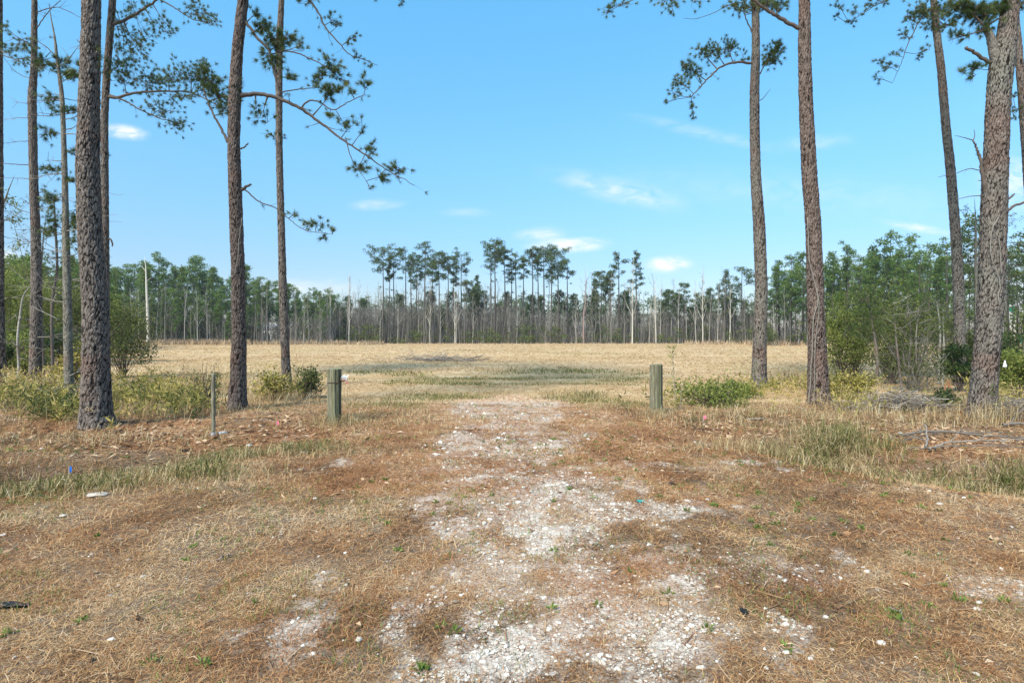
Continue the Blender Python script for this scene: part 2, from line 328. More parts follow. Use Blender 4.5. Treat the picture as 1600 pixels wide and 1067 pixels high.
GREEN = [(60, 760, 170, 26, .8), (260, 738, 160, 20, .75), (430, 700, 120, 9, .6), (350, 705, 60, 8, .6), (1310, 703, 120, 22, .8), (1450, 735, 130, 14, .75), (1570, 742, 80, 12, .7), (760, 588, 220, 6, .6), (880, 580, 80, 4, .85), (800, 592, 230, 9, .8), (930, 586, 90, 6, .8), (720, 600, 120, 6, .6),
         (905, 621, 52, 8, 1.2), (690, 620, 100, 7, .95), (610, 633, 80, 6, .75), (560, 581, 70, 3, .5), (985, 632, 60, 6, .6), (200, 850, 70, 22, .35), (1480, 870, 90, 30, .35), (1560, 975, 70, 30, .42), (1000, 730, 50, 10, .3), (60, 850, 70, 20, .3), (520, 690, 120, 10, .4), (1180, 740, 60, 8, .35), (1330, 790, 120, 18, .25), (430, 850, 50, 10, .25), (1000, 600, 120, 5, .4), (280, 885, 60, 8, .3)]
def to_px(x, y):
    yy = np.maximum(y, 0.6); return CX + F * x / yy, HZ + F * CH / yy
def zone(L, x, y, ns, amp=0.6, sc=3.0):
    px, py = to_px(x, y); s = 0
    for cx, cy, rx, ry, st in L: s = s + st * np.exp(-(((px - cx) / rx) ** 2 + ((py - cy) / ry) ** 2))
    n = fbm(x * sc, y * sc * .8, ns, 4)
    return sstep(.28, .62, np.minimum(s, 1.3) + amp * (n - .55) * np.minimum(1, s * 2.5))
def Zg(x, y):
    px, py = to_px(x, y); s = 0
    for cx, cy, rx, ry, st in GRAVEL: s = s + st * np.exp(-(((px - cx) / rx) ** 2 + ((py - cy) / ry) ** 2))
    n = fbm(x * 4.6, y * 3.2, 31, 5) + .38 * (fbm(x * 13, y * 11, 37, 3) - .5)
    return sstep(.42, .88, np.minimum(s, 2.2) * .50 + 2.0 * (n - .5)) * sstep(.12, .3, s)
TRACK = [(795, 634, 95, 12, .8), (800, 650, 80, 14, .8), (800, 680, 110, 18, .9), (800, 720, 150, 34, .9), (840, 790, 180, 50, .9), (880, 880, 230, 60, .8), (900, 1000, 300, 70, .8), (1250, 900, 160, 26, .5), (480, 980, 90, 40, .5)]
def Zt(x, y): return zone(TRACK, x, y, 47, 1.1, 1.4) * (.45 + .55 * sstep(.40, .58, fbm(x * 4.5, y * 3.5, 49, 4)))
def Zd(x, y): return zone(DIRT, x, y, 41, .6, 1.2)
def Zn(x, y): return zone(NEED, x, y, 51, 1.0, 1.6)
def Zv(x, y): return zone(GREEN, x, y, 61, 1.1, 2.0)
def Zf(x, y):
    """the mown hay field beyond the gate"""
    px, py = to_px(x, y); edge = 636 + 10 * (fbm(x * .5, y * .3, 71) - .5)
    return 1 - sstep(-14, 14, py - edge - 0)

def axis(dense0, dense1, step, lo, hi, g=1.09):
    a = list(np.arange(dense0, dense1, step)); s = step; x = a[-1]
    while x < hi: s *= g; x += s; a.append(x)
    s = step; x = a[0]; pre = []
    while x > lo: s *= g; x -= s; pre.append(x)
    return np.array(pre[::-1] + a)
gx = axis(-9, 9, .055, -2500, 2500); gy = axis(1.6, 16, .05, -200, 3500, 1.06)
X, Y = np.meshgrid(gx, gy); x, y = X.ravel(), Y.ravel()
zg, zd, zn, zv, zf = Zg(x, y), Zd(x, y), Zn(x, y), Zv(x, y), Zf(x, y)
near = (y > 0) & (y < 20)
z = H(x, y) + near * 0.012 * (fbm(x * 9, y * 9, 77, 3) - .5) * 2
nx, ny = len(gx), len(gy); i = (np.arange(ny - 1)[:, None] * nx + np.arange(nx - 1)[None, :]).ravel()
mb = MB(); mb.add(np.stack([x, y, z], 1), None, np.stack([i, i + 1, i + nx + 1, i + nx], 1))
m, t = mat('ground_soil'); tcn = mk(t, 'ShaderNodeTexCoord'); O = tcn.outputs['Object']
n1 = noise(t, 55, 5, .7, O); n2 = noise(t, 9, 5, .6, O); n3 = noise(t, .55, 5, .6, O); n4 = noise(t, .11, 5, .6, O); n5 = noise(t, 2.2, 5, .65, O)
soil = ramp(t, n1, [(.30, (.050, .034, .024)), (.47, (.130, .088, .060)), (.62, (.26, .185, .125)), (.78, (.38, .31, .24))])
soil = mixc(t, mth(t, 'MULTIPLY', n2, .35), soil, (.20, .135, .09))
fcol = ramp(t, n3, [(.30, (.37, .24, .118)), (.48, (.475, .330, .182)), (.62, (.55, .41, .255)), (.75, (.61, .49, .345))])
fcol = mixc(t, mth(t, 'MULTIPLY', ramp(t, n5, [(.42, (0, 0, 0)), (.75, (1, 1, 1))]), .35), fcol, (.30, .20, .095))
fcol = mixc(t, mth(t, 'MULTIPLY', ramp(t, n4, [(.50, (0, 0, 0)), (.64, (1, 1, 1))]), .42), fcol, (.245, .215, .075))
c = mixc(t, attr(t, 'field'), soil, fcol)
c = mixc(t, mth(t, 'MULTIPLY', attr(t, 'needles'), .75), c, ramp(t, n1, [(.3, (.15, .066, .035)), (.5, (.33, .165, .085)), (.72, (.48, .29, .17))]))
c = mixc(t, mth(t, 'MULTIPLY', attr(t, 'dirt'), .9), c, ramp(t, n2, [(.36, (.26, .135, .070)), (.48, (.42, .25, .145)), (.58, (.53, .38, .26)), (.66, (.66, .55, .43))]))
c = mixc(t, mth(t, 'MULTIPLY', mth(t, 'MULTIPLY', attr(t, 'green'), ramp(t, noise(t, .9, 9, .8, O), [(.45, (0, 0, 0)), (.53, (1, 1, 1))])), .38), c, ramp(t, n2, [(.32, (.07, .066, .02)), (.5, (.16, .142, .045)), (.68, (.29, .23, .095))]))
c = mixc(t, mth(t, 'MULTIPLY', attr(t, 'track'), .95), c, ramp(t, n1, [(.32, (.19, .135, .105)), (.48, (.43, .335, .275)), (.64, (.62, .54, .475))]))
c = mixc(t, mth(t, 'MULTIPLY', mth(t, 'MULTIPLY', attr(t, 'gravel'), ramp(t, noise(t, 9, 8, .78, O), [(.38, (0, 0, 0)), (.52, (1, 1, 1))])), .88), c, ramp(t, n1, [(.30, (.14, .108, .085)), (.43, (.40, .335, .28)), (.54, (.55, .495, .435)), (.68, (.68, .64, .58))]))
finish(m, t, c, .95, mth(t, 'ADD', n1, mth(t, 'MULTIPLY', n2, 1.5)), .6, .02, spec=.1)
g = mb.build('ground', m, None, True); g['kind'] = 'structure'
for nm_, arr in (('gravel', zg), ('dirt', zd), ('track', Zt(X.ravel(), Y.ravel())), ('needles', zn), ('green', zv), ('field', zf)):
    a = g.data.attributes.new(nm_, 'FLOAT', 'POINT'); a.data.foreach_set('value', arr.astype(np.float32))

# ------------------------------------------------------------------ ground cover (stuff)
def scatter(y0, y1, dens, margin=1.08):
    """uniform points per square metre over the wedge the camera looks along (a little wider)"""
    y0 = 1.3 if y0 < 2.5 else y0; b = 1.9; wide = margin * y1 + b; n = int(2 * wide * (y1 - y0) * dens)
    yy = rng.uniform(y0, y1, n); xx = rng.uniform(-wide, wide, n); k = np.abs(xx) < margin * yy + b; return xx[k], yy[k]
def hd(n):
    a = rng.uniform(0, 2 * math.pi, n); return np.stack([np.cos(a), np.sin(a), np.zeros(n)], 1)
def P3(x, y, dz=0.0): return np.stack([x, y, H(x, y) + dz], 1)
dry, pnd, grn = MB(), MB(), MB()
for y0, y1, dens, ln, wd in ((2.1, 4.2, 15000, .046, .0026), (4.2, 7.5, 6800, .058, .0036), (7.5, 13.5, 2000, .09, .0056)):
    x, y = scatter(y0, y1, dens); g_ = Zg(x, y); k = (rng.random(len(x)) > g_ ** 2 * .60 + .44 * Zt(x, y) + Zd(x, y) * .42) & (rng.random(len(x)) < .10 + 1.7 * (fbm(x * 3.4, y * 3.4, 83) - .12))
    x, y = x[k], y[k]; n = len(x); D = hd(n); L = ln * rng.uniform(.45, 1.5, n)
    tone = np.clip(.50 + 1.5 * (fbm(x * 1.6, y * 1.6, 85) - .5) + rng.normal(0, .27, n), 0, 1)
    stand = rng.random(n) < .13
    blades(dry, P3(x, y, .002), D, L, wd * rng.uniform(.6, 1.3, n), tone, np.where(stand, L * rng.uniform(.2, .5, n), L * rng.uniform(.02, .16, n)), np.where(stand, L * rng.uniform(.3, .8, n), rng.uniform(0, .012, n)))
    x, y = scatter(y0, y1, dens * .32); k = rng.random(len(x)) < (.30 + .70 * Zn(x, y)) * (.15 + 1.5 * sstep(.40, .62, fbm(x * 2.2, y * 2.2, 89))) + .12 * Zg(x, y); x, y = x[k], y[k]; n = len(x); L = ln * 1.9 * rng.uniform(.5, 1.3, n)
    blades(pnd, P3(x, y, .004), hd(n), L, wd * .75, np.clip(rng.normal(.5, .25, n), 0, 1), rng.uniform(.004, .022, n), rng.uniform(.0, .012, n))
    x, y = scatter(y0, y1, dens * .16); vg = Zv(x, y); spots = sstep(.54, .66, fbm(x * 2.4, y * 2.4, 91)); k = rng.random(len(x)) < np.clip(.60 * vg + .42 * spots + .004, 0, 1) * (1 - .6 * Zg(x, y)); x, y = x[k], y[k]; n = len(x); L = ln * rng.uniform(.6, 1.3, n)
    blades(grn, P3(x, y, .002), hd(n), L * .7, wd * 1.25, np.clip(rng.normal(.55, .25, n), 0, 1), L * rng.uniform(.2, .6, n), L * rng.uniform(.2, .9, n))
x, y = scatter(2.2, 9, 5.5); k = rng.random(len(x)) < .25 + .9 * sstep(.5, .66, fbm(x * .9, y * .9, 93)); x, y = x[k], y[k]; n = len(x); m_ = 16
C = np.repeat(P3(x, y, .004), m_, 0); D = rand_dirs(n * m_, .5); leaves(grn, C + D * np.array([1, 1, .3]) * rng.uniform(0, .03, (n * m_, 1)), D, rng.uniform(.018, .05, n * m_), .014, np.clip(np.repeat(rng.uniform(.3, .9, n), m_) + rng.normal(0, .15, n * m_), 0, 1))
tag(dry.build('dry_grass', M['dry'], None, False), 'short brown dry grass matted over the driveway apron', 'grass', kind='stuff')
tag(pnd.build('fallen_needles', M['pneedle'], None, False), 'rust coloured fallen pine needles scattered over the driveway', 'pine needles', kind='stuff')
M['sprig'] = ramp_mat('green_sprig', [(0, (.045, .075, .015)), (.5, (.125, .185, .038)), (1, (.26, .32, .09))], .3)
tag(grn.build('green_weeds', M['sprig'], None, False), 'short green weeds sprouting through the dry grass', 'weeds', kind='stuff')

# crushed pale stone
ICO = None
def ico():
    p = (1 + 5 ** .5) / 2; v = np.array([[-1, p, 0], [1, p, 0], [-1, -p, 0], [1, -p, 0], [0, -1, p], [0, 1, p], [0, -1, -p], [0, 1, -p], [p, 0, -1], [p, 0, 1], [-p, 0, -1], [-p, 0, 1]], float) / 1.902
    f = np.array([[0, 11, 5], [0, 5, 1], [0, 1, 7], [0, 7, 10], [0, 10, 11], [1, 5, 9], [5, 11, 4], [11, 10, 2], [10, 7, 6], [7, 1, 8], [3, 9, 4], [3, 4, 2], [3, 2, 6], [3, 6, 8], [3, 8, 9], [4, 9, 5], [2, 4, 11], [6, 2, 10], [8, 6, 7], [9, 8, 1]])
    return v, f
IV, IF = ico()
def stones(mb, C, size, r, flat=.6):
    n = len(C); a = rng.uniform(0, 6.28, n); c, s = np.cos(a), np.sin(a)
    v = IV[None] * (1 + rng.uniform(-.28, .28, (n, 12, 1))) * (np.stack([size * rng.uniform(.7, 1.35, n), size * rng.uniform(.6, 1.1, n), size * flat * rng.uniform(.6, 1.2, n)], 1)[:, None, :])
    vx = v[..., 0] * c[:, None] - v[..., 1] * s[:, None]; vy = v[..., 0] * s[:, None] + v[..., 1] * c[:, None]
    v = np.stack([vx, vy, v[..., 2]], -1) + C[:, None, :]
    mb.add(v.reshape(-1, 3), (IF[None] + np.arange(n)[:, None, None] * 12).reshape(-1, 3), None, np.repeat(r, 12))
grv = MB()
for y0, y1, dens, sz in ((2.1, 4.2, 4600, .0056), (4.2, 7.5, 1900, .0074), (7.5, 13.5, 460, .012)):
    x, y = scatter(y0, y1, dens); zz_ = Zg(x, y); k = rng.random(len(x)) < zz_ ** 1.6 * .95 * sstep(.36, .58, fbm(x * 5, y * 5, 97)) + .012 + .30 * Zt(x, y); x, y = x[k], y[k]; n = len(x)
    s_ = sz * np.minimum(3.4, np.exp(rng.normal(-.15, .55, n))); stones(grv, P3(x, y, 0) + np.stack([0 * s_, 0 * s_, s_ * .25], 1), s_, np.clip(rng.normal(.56, .26, n), 0, 1))
tag(grv.build('gravel', M['stone'], None, False), 'pale crushed stone gravel showing through the driveway', 'gravel', kind='stuff')

# dead leaves and small twigs on the ground
lit = MB(); x, y = scatter(2.2, 14, 26); k = rng.random(len(x)) < .25 + .6 * Zn(x, y); x, y = x[k], y[k]; n = len(x)
D = hd(n); D[:, 2] = rng.uniform(-.05, .35, n); leaves(lit, P3(x, y, .012), norm(D), rng.uniform(.03, .075, n), rng.uniform(.015, .04, n), rng.random(n))
x, y = scatter(2.2, 14, 14); n = len(x)
blades(lit, P3(x, y, .006), hd(n), rng.uniform(.06, .26, n), rng.uniform(.004, .009, n), rng.uniform(0, .9, n), rng.uniform(.004, .02, n), rng.uniform(.0, .02, n))
# bark flakes and leaf litter under the roadside trees
for cx, cy, rx, ry, n in ((200, 685, 220, 22, 900), (450, 665, 140, 25, 350), (1130, 660, 90, 25, 420), (1330, 660, 170, 22, 500), (1520, 690, 110, 30, 400)):
    px = cx + rng.normal(0, .55, n) * rx; py = np.clip(cy + rng.normal(0, .55, n) * ry, 630, 760); yy = F * CH / (py - HZ); xx = (px - CX) / F * yy
    D = hd(n); D[:, 2] = rng.uniform(-.05, .4, n); leaves(lit, P3(xx, yy, .015), norm(D), rng.uniform(.06, .16, n), rng.uniform(.015, .05, n), rng.random(n))
tag(lit.build('leaf_litter', M['litter'], None, False), 'brown dead leaves and bits of bark lying on the ground', 'leaf litter', kind='stuff')

# field grass: golden mown hay
fg, fgg = MB(), MB()
for y0, y1, dens, ln, wd in ((12.5, 22, 130, .16, .014), (22, 45, 28, .24, .03), (45, 112, 6, .30, .05)):
    x, y = scatter(y0, y1, dens, 1.0); k = rng.random(len(x)) < Zf(x, y) * (1 - Zd(x, y)) * (1 - .7 * Zv(x, y)); x, y = x[k], y[k]; n = len(x)
    tone = np.clip(.05 + .95 * fbm(x * .12, y * .4, 101) + rng.normal(0, .16 if y0 < 40 else .08, n), 0, 1); L = ln * rng.uniform(.5, 1.4, n)
    blades(fg, P3(x, y, 0), hd(n), L, wd, tone, L * .15, L * rng.uniform(.05, .35, n))
    x, y = scatter(y0, min(y1, 60), dens * 2.4, 1.0); k = rng.random(len(x)) < Zv(x, y) * .85 * sstep(.44, .6, fbm(x * .45, y * 1.1, 107)) + .03 * sstep(.55, .7, fbm(x * .3, y * .3, 103)); x, y = x[k], y[k]; n = len(x); L = ln * rng.uniform(.4, 1.1, n)
    if n: blades(fgg, P3(x, y, 0), hd(n), L * .5, wd * .9, np.clip(rng.normal(.56, .22, n), 0, 1), L * .35, L * rng.uniform(.2, .7, n))
tag(fg.build('field_grass', M['gold'], None, False), 'golden dry grass of the mown field beyond the posts', 'grass', kind='stuff')
tag(fgg.build('field_weeds', M['green'], None, False), 'patchy green weeds across the near end of the field', 'weeds', kind='stuff')

# grass of the two ditches, taller and mixed
def px_patch(cx, cy, rx, ry, n):
    px = cx + rng.normal(0, .5, n) * rx; py = cy + rng.normal(0, .5, n) * ry; py = np.maximum(py, HZ + 8); yy = F * CH / (py - HZ); return (px - CX) / F * yy, yy
dg, ds = MB(), MB()
for cx, cy, rx, ry, n, h in ((70, 755, 190, 26, 2600, .20), (270, 738, 150, 20, 1900, .19), (430, 705, 130, 11, 1100, .16), (345, 708, 46, 8, 900, .26), (1265, 700, 70, 16, 1500, .30), (1300, 697, 50, 18, 1600, .36), (1360, 712, 60, 14, 1000, .28), (1450, 735, 120, 14, 1500, .22), (1570, 742, 70, 13, 1300, .26),
                             (690, 622, 110, 6, 900, .16), (905, 622, 46, 6, 900, .20), (610, 634, 80, 5, 500, .16), (985, 634, 60, 7, 500, .2), (520, 665, 40, 7, 260, .2), (1150, 660, 120, 14, 500, .22), (880, 583, 120, 5, 500, .22), (230, 725, 60, 6, 300, .3)):
    n = int(n * .62); x, y = px_patch(cx, cy, rx, ry, n); k = rng.random(n) < sstep(.38, .58, fbm(x * 2.2, y * 2.2, 121)); x, y = x[k], y[k]; n = len(x)
    L = h * rng.uniform(.5, 1.35, n); D = hd(n); lean = rng.uniform(.25, .9, n)
    blades(dg, P3(x, y, 0), D, L * lean, np.where(y > 15, .012, .006) * rng.uniform(.7, 1.3, n), np.clip(rng.normal(.45, .27, n), 0, 1), L * .62, L * (1.05 - .6 * lean))
    n2 = int(n * 1.5); x, y = px_patch(cx, cy, rx * 1.15, ry * 1.15, n2); L = h * 1.1 * rng.uniform(.5, 1.3, n2); D = hd(n2); lean = rng.uniform(.3, 1.1, n2)
    blades(ds, P3(x, y, 0), D, L * lean, np.where(y > 15, .010, .005) * rng.uniform(.7, 1.3, n2), np.clip(rng.normal(.5, .25, n2), 0, 1), L * .5, np.maximum(.01, L * (.9 - .7 * lean)))
# straw tufts along the fence line
for cx, cy, rx, ry, n, h in ((1130, 650, 160, 20, 900, .22), (1300, 655, 170, 18, 800, .26), (1440, 660, 120, 16, 600, .30), (1560, 660, 50, 10, 500, .42), (1025, 650, 26, 6, 260, .2), (525, 660, 30, 6, 330, .24), (330, 610, 60, 20, 900, .35), (300, 600, 60, 14, 260, .75), (430, 608, 60, 12, 240, .7), (1240, 602, 70, 12, 260, .6), (1340, 640, 90, 14, 260, .6), (1560, 645, 50, 12, 220, .65), (60, 620, 100, 16, 260, .8), (230, 635, 110, 22, 1500, .34), (60, 640, 120, 24, 1500, .34), (140, 650, 120, 16, 900, .28), (440, 625, 80, 12, 1000, .36), (260, 640, 120, 14, 500, .26), (650, 655, 120, 14, 700, .12), (120, 690, 160, 12, 500, .2), (1180, 700, 110, 10, 700, .24), (640, 645, 60, 10, 300, .14), (560, 660, 60, 10, 350, .18), (1280, 600, 100, 14, 600, .35)):
    x, y = px_patch(cx, cy, rx, ry, n); L = h * rng.uniform(.5, 1.4, n); D = hd(n); lean = rng.uniform(.15, 1.0, n)
    blades(ds, P3(x, y, 0), D, L * lean, .0055 * rng.uniform(.7, 1.4, n) * np.maximum(1, y / 11), np.clip(rng.normal(.5, .27, n), 0, 1), L * .55, np.maximum(.01, L * (1.0 - .7 * lean)))
for cx, cy in ((54, 607), (110, 641), (151, 668), (371, 641), (448, 608), (1187, 607), (1279, 635), (1534, 653), (523, 663), (1025, 648), (333, 681)):
    n = 170; x, y = px_patch(cx, cy + 1, 52, 8, n); L = .16 * rng.uniform(.4, 1.5, n); D = hd(n); lean = rng.uniform(.2, 1.1, n)
    blades(ds, P3(x, y, 0), D, L * lean, .006 * rng.uniform(.7, 1.3, n), np.clip(rng.normal(.45, .25, n), 0, 1), L * .5, np.maximum(.01, L * (.95 - .7 * lean)))
tag(dg.build('ditch_grass', M['green'], None, False), 'rank green grass growing along the two roadside ditches', 'grass', kind='stuff')
tag(ds.build('straw_grass', M['straw'], None, False), 'pale straw grass tangled along the ditches and tree bases', 'grass', kind='stuff')
# tall broomsedge along the far field edge
bs = MB()
for cx, rx, n, Yc, h in ((300, 90, 1500, 106, 1.0), (420, 120, 1200, 108, .9), (560, 40, 500, 108, .8), (1130, 60, 400, 112, .8), (1230, 60, 600, 100, .9), (800, 330, 900, 116, .35), (235, 20, 300, 100, .9), (1400, 120, 900, 88, .8)):
    px = cx + rng.uniform(-1, 1, n) * rx; yy = Yc + rng.uniform(-4, 3, n); xx = (px - CX) / F * yy; L = h * rng.uniform(.5, 1.4, n)
    D = rand_dirs(n, 2.6); spikes(bs, P3(xx, yy, 0), D, L, .16, np.clip(rng.normal(.5, .25, n), 0, 1))
tag(bs.build('broomsedge', M['rust'], None, False), 'rusty tall dry grass along the far edge of the field', 'grass', kind='stuff')

# ------------------------------------------------------------------ far trees behind the field
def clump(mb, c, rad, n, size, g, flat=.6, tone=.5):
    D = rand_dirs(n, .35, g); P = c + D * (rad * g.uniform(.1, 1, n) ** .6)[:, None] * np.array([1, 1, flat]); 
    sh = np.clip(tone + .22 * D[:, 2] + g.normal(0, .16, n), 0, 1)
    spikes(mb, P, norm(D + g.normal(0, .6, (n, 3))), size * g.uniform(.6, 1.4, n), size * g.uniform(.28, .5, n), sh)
def pine_mesh(h, base, hw, seed, shape='round', dens=1.0, r0=None, lean=0.0, cl=1.0, spn=1.0, cs=1.15):
    """trunk and crown of one pine: h height, base bare fraction, hw crown half width (m)"""
    g = np.random.default_rng(seed); tr, cr_ = MB(), MB(); r0 = r0 or .011 * h + .03
    n = 12; tt = np.linspace(0, 1, n); wob = np.cumsum(g.normal(0, .006 * h / n ** .5, (n, 2)), 0); wob -= wob[0]
    P = np.stack([wob[:, 0] + lean * h * tt ** 1.5, wob[:, 1], tt * h], 1); tube(tr, P, r0 * (1 - tt * .85), 6, np.clip(.35 + g.normal(0, .12, 1), 0, 1)[0])
    nl = int((17 + 30 * (1 - base)) * dens)
    for k in range(nl):
        u = (k + g.random()) / nl; hh = base + (1 - base) * u ** .9
        if shape == 'round': pr = math.sqrt(max(.06, 1 - (2 * u - .85) ** 2 / 1.35)) * (0.55 + .5 * g.random())
        elif shape == 'flat': pr = (.35 + .75 * u) * (.5 + .6 * g.random()) * (1 if u < .9 else .6)
        elif shape == 'spire': pr = (1.05 - .85 * u) * (.55 + .5 * g.random())
        else: pr = (.5 + .5 * g.random()) * (1 if u < .85 else .6)
        a = g.uniform(0, 6.283); ln = hw * pr; c0 = np.array([np.interp(hh, tt, P[:, 0]), np.interp(hh, tt, P[:, 1]), hh * h])
        up = .10 + .35 * u + g.normal(0, .12); d = np.array([math.cos(a), math.sin(a), up]); end = c0 + d * ln; mid = c0 + d * ln * .5 - np.array([0, 0, .06 * ln])
        tube(tr, np.array([c0, mid, end]), np.array([.035, .025, .012]) * (h / 18), 3, .3, False)
        nc = max(1, int(round((1.3 + ln * .75) * cl)))
        for q in range(nc):
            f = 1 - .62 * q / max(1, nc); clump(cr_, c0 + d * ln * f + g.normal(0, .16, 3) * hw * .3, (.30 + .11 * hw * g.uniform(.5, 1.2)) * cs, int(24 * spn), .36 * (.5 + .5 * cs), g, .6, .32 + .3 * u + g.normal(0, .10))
    for k in range(int(5 * dens)):
        hh = base - g.uniform(.02, .26) * base; a = g.uniform(0, 6.283); c0 = np.array([np.interp(hh, tt, P[:, 0]), np.interp(hh, tt, P[:, 1]), hh * h]); ln = hw * g.uniform(.2, .55); e_ = c0 + np.array([math.cos(a), math.sin(a), g.uniform(-.3, .4)]) * ln
        tube(tr, np.array([c0, e_]), np.array([.03, .012]) * (h / 18), 3, .3, False)
        if g.random() < .6: clump(cr_, e_, .3 * cs, 12, .34, g, .6, .35)
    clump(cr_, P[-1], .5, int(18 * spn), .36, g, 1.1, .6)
    return tr, cr_
def far_pine(px, top, base_px_bottom, hwpx, shape, Yd, label, seed, group=None, needle='farneedle', dens=1.0, lean=0.0, name='pine_tree', cl=1.0, spn=1.0):
    h = CH + (HZ - top) / F * Yd; b = (CH + (HZ - base_px_bottom) / F * Yd) / h; hw = 1.55 * hwpx / F * Yd
    p = np.array([(px - CX) / F * Yd, Yd, float(H((px - CX) / F * Yd, Yd)) - .05]); root = thing(name, label, 'pine tree', p, group)
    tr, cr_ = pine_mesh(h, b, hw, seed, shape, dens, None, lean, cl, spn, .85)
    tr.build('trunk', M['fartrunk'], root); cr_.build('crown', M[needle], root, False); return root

TALL = [(598, 389, 424, 19, 'round', 'tall pine with wide rounded crown at the left end of the tall row'), (615, 399, 440, 9, 'open', 'thin pine with a small ragged crown, second from left in the tall row'),
        (634, 391, 424, 13, 'flat', 'pine with a flat topped narrow crown, third from left in the tall row'), (643, 402, 452, 8, 'open', 'slim pine tucked right behind the flat topped pine of the tall row'),
        (663, 380, 438, 14, 'round', 'tallest pine in the left half of the row, with long crown'), (685, 398, 440, 18, 'round', 'broad bushy pine right of the tallest left pine in the row'),
        (700, 405, 442, 12, 'open', 'thin topped pine beside the broad bushy pine in the row'), (721, 400, 426, 16, 'flat', 'umbrella shaped pine standing alone before the middle gap of the row'),
        (735, 442, 472, 11, 'round', 'half height dark pine just right of the umbrella shaped pine'), (767, 387, 424, 17, 'flat', 'left trunk of the two close tall pines at the middle of the row'),
        (773, 379, 414, 15, 'round', 'highest pine of all at the middle of the row, slim double looking trunk'), (789, 389, 420, 9, 'open', 'thin pine close against the right of the highest pine'),
        (807, 397, 442, 12, 'open', 'pine with drooping ragged crown, next right after the highest pine cluster'), (832, 389, 413, 10, 'round', 'slender pine with small tuft halfway down its bare trunk'),
        (850, 389, 440, 16, 'round', 'dense dark crowned pine under the largest cloud'), (873, 393, 436, 22, 'flat', 'airy wide pine whose crown slopes down to the right'),
        (939, 426, 452, 9, 'round', 'shorter pine right of the reddish bare tree'), (954, 424, 466, 8, 'spire', 'narrow shaggy pine left of the airy tall pine'),
        (967, 398, 436, 11, 'open', 'airy tall pine left of the gap before the last tall pine'), (994, 394, 454, 9, 'spire', 'last tall pine on the right, with layered tufts down its trunk'),
        (1045, 455, 480, 8, 'round', 'small round topped pine under the right hand small cloud'), (1068, 446, 476, 9, 'open', 'open thin pine between the small round pine and the tall snag'),
        (1110, 452, 500, 9, 'spire', 'narrow dark pine just right of the tall snag'), (1134, 424, 490, 11, 'spire', 'tall spire shaped pine left of the first big right trunk'), (1160, 420, 512, 20, 'round', 'dense dark pine beside the left edge of the first big right trunk')]
for k, (px, top, cb, hw, sh, lab) in enumerate(TALL):
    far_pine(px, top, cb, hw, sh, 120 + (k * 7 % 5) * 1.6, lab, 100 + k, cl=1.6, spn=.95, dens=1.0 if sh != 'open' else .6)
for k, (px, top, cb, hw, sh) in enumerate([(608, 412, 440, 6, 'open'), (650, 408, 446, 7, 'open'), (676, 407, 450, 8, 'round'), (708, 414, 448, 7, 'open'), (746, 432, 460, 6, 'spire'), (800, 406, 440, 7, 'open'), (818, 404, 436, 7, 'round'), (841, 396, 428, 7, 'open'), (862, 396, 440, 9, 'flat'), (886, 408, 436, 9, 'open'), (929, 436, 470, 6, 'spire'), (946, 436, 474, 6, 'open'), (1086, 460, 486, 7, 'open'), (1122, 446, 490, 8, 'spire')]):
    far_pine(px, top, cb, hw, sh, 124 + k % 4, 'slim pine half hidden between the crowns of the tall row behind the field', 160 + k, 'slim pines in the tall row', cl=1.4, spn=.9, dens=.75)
# prototypes for the woods on both sides
def protos(spec, needle, seed0):
    out = []
    for k, (h, b, hw, sh, d) in enumerate(spec):
        tr, cr_ = pine_mesh(h, b, hw, seed0 + k, sh, d, None, 0, 1.1); out.append((h, tr, cr_, needle))
    return out
def wood(spec, needle, seed0, spots, label_fn, group, name='pine_tree', cat='pine tree'):
    """spots: (px, top, Y); first use of each variety makes the meshes, later ones copy them"""
    pr = protos(spec, needle, seed0); made = {}
    for k, (px, top, Yd) in enumerate(spots):
        i = k % len(pr); h, tr, cr_, nd = pr[i]; x = (px - CX) / F * Yd; hh = CH + (HZ - top) / F * Yd; s = hh / h; loc = (x, Yd, float(H(x, Yd)) - .05)
        if i not in made:
            r = thing(name, label_fn(px, k), cat, loc, group); tr.build('trunk', M['fartrunk'], r); cr_.build('crown', M[nd], r, False); r.scale = (s, s, s); made[i] = r
        else: dup(made[i], loc, rng.uniform(0, 6.28), s, label_fn(px, k), group)
lw = []
for px in np.arange(168, 530, 7.0):
    tp = np.interp(px, [165, 200, 300, 350, 420, 460, 530], [425, 420, 418, 436, 436, 458, 468]) + rng.normal(0, 9)
    lw.append((px + rng.normal(0, 3), tp, rng.uniform(112, 124)))
for px in np.arange(170, 420, 9.0): lw.append((px + rng.normal(0, 4), rng.uniform(450, 492), rng.uniform(107, 113)))
wood([(16, .38, 2.3, 'round', .9), (15, .30, 2.1, 'spire', 1.0), (16, .48, 2.1, 'flat', .8), (13, .10, 2.0, 'spire', 1.2), (16, .45, 2.0, 'open', .9), (14, .2, 1.9, 'spire', 1.0), (17, .5, 2.2, 'round', .8)], 'farneedle_bright', 300, lw,
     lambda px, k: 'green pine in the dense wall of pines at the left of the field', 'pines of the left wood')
rw = [(1390, 366, 96), (1420, 370, 94), (1452, 384, 95), (1365, 388, 98), (1325, 384, 97), (1300, 396, 96), (1345, 402, 92), (1255, 396, 100), (1236, 402, 101), (1216, 410, 103), (1478, 380, 92), (1405, 392, 90), (1436, 396, 88)]
for px in np.arange(1196, 1500, 8.0): rw.append((px + rng.normal(0, 4), np.interp(px, [1190, 1240, 1390, 1500], [425, 408, 392, 402]) + abs(rng.normal(0, 18)), rng.uniform(96, 112)))
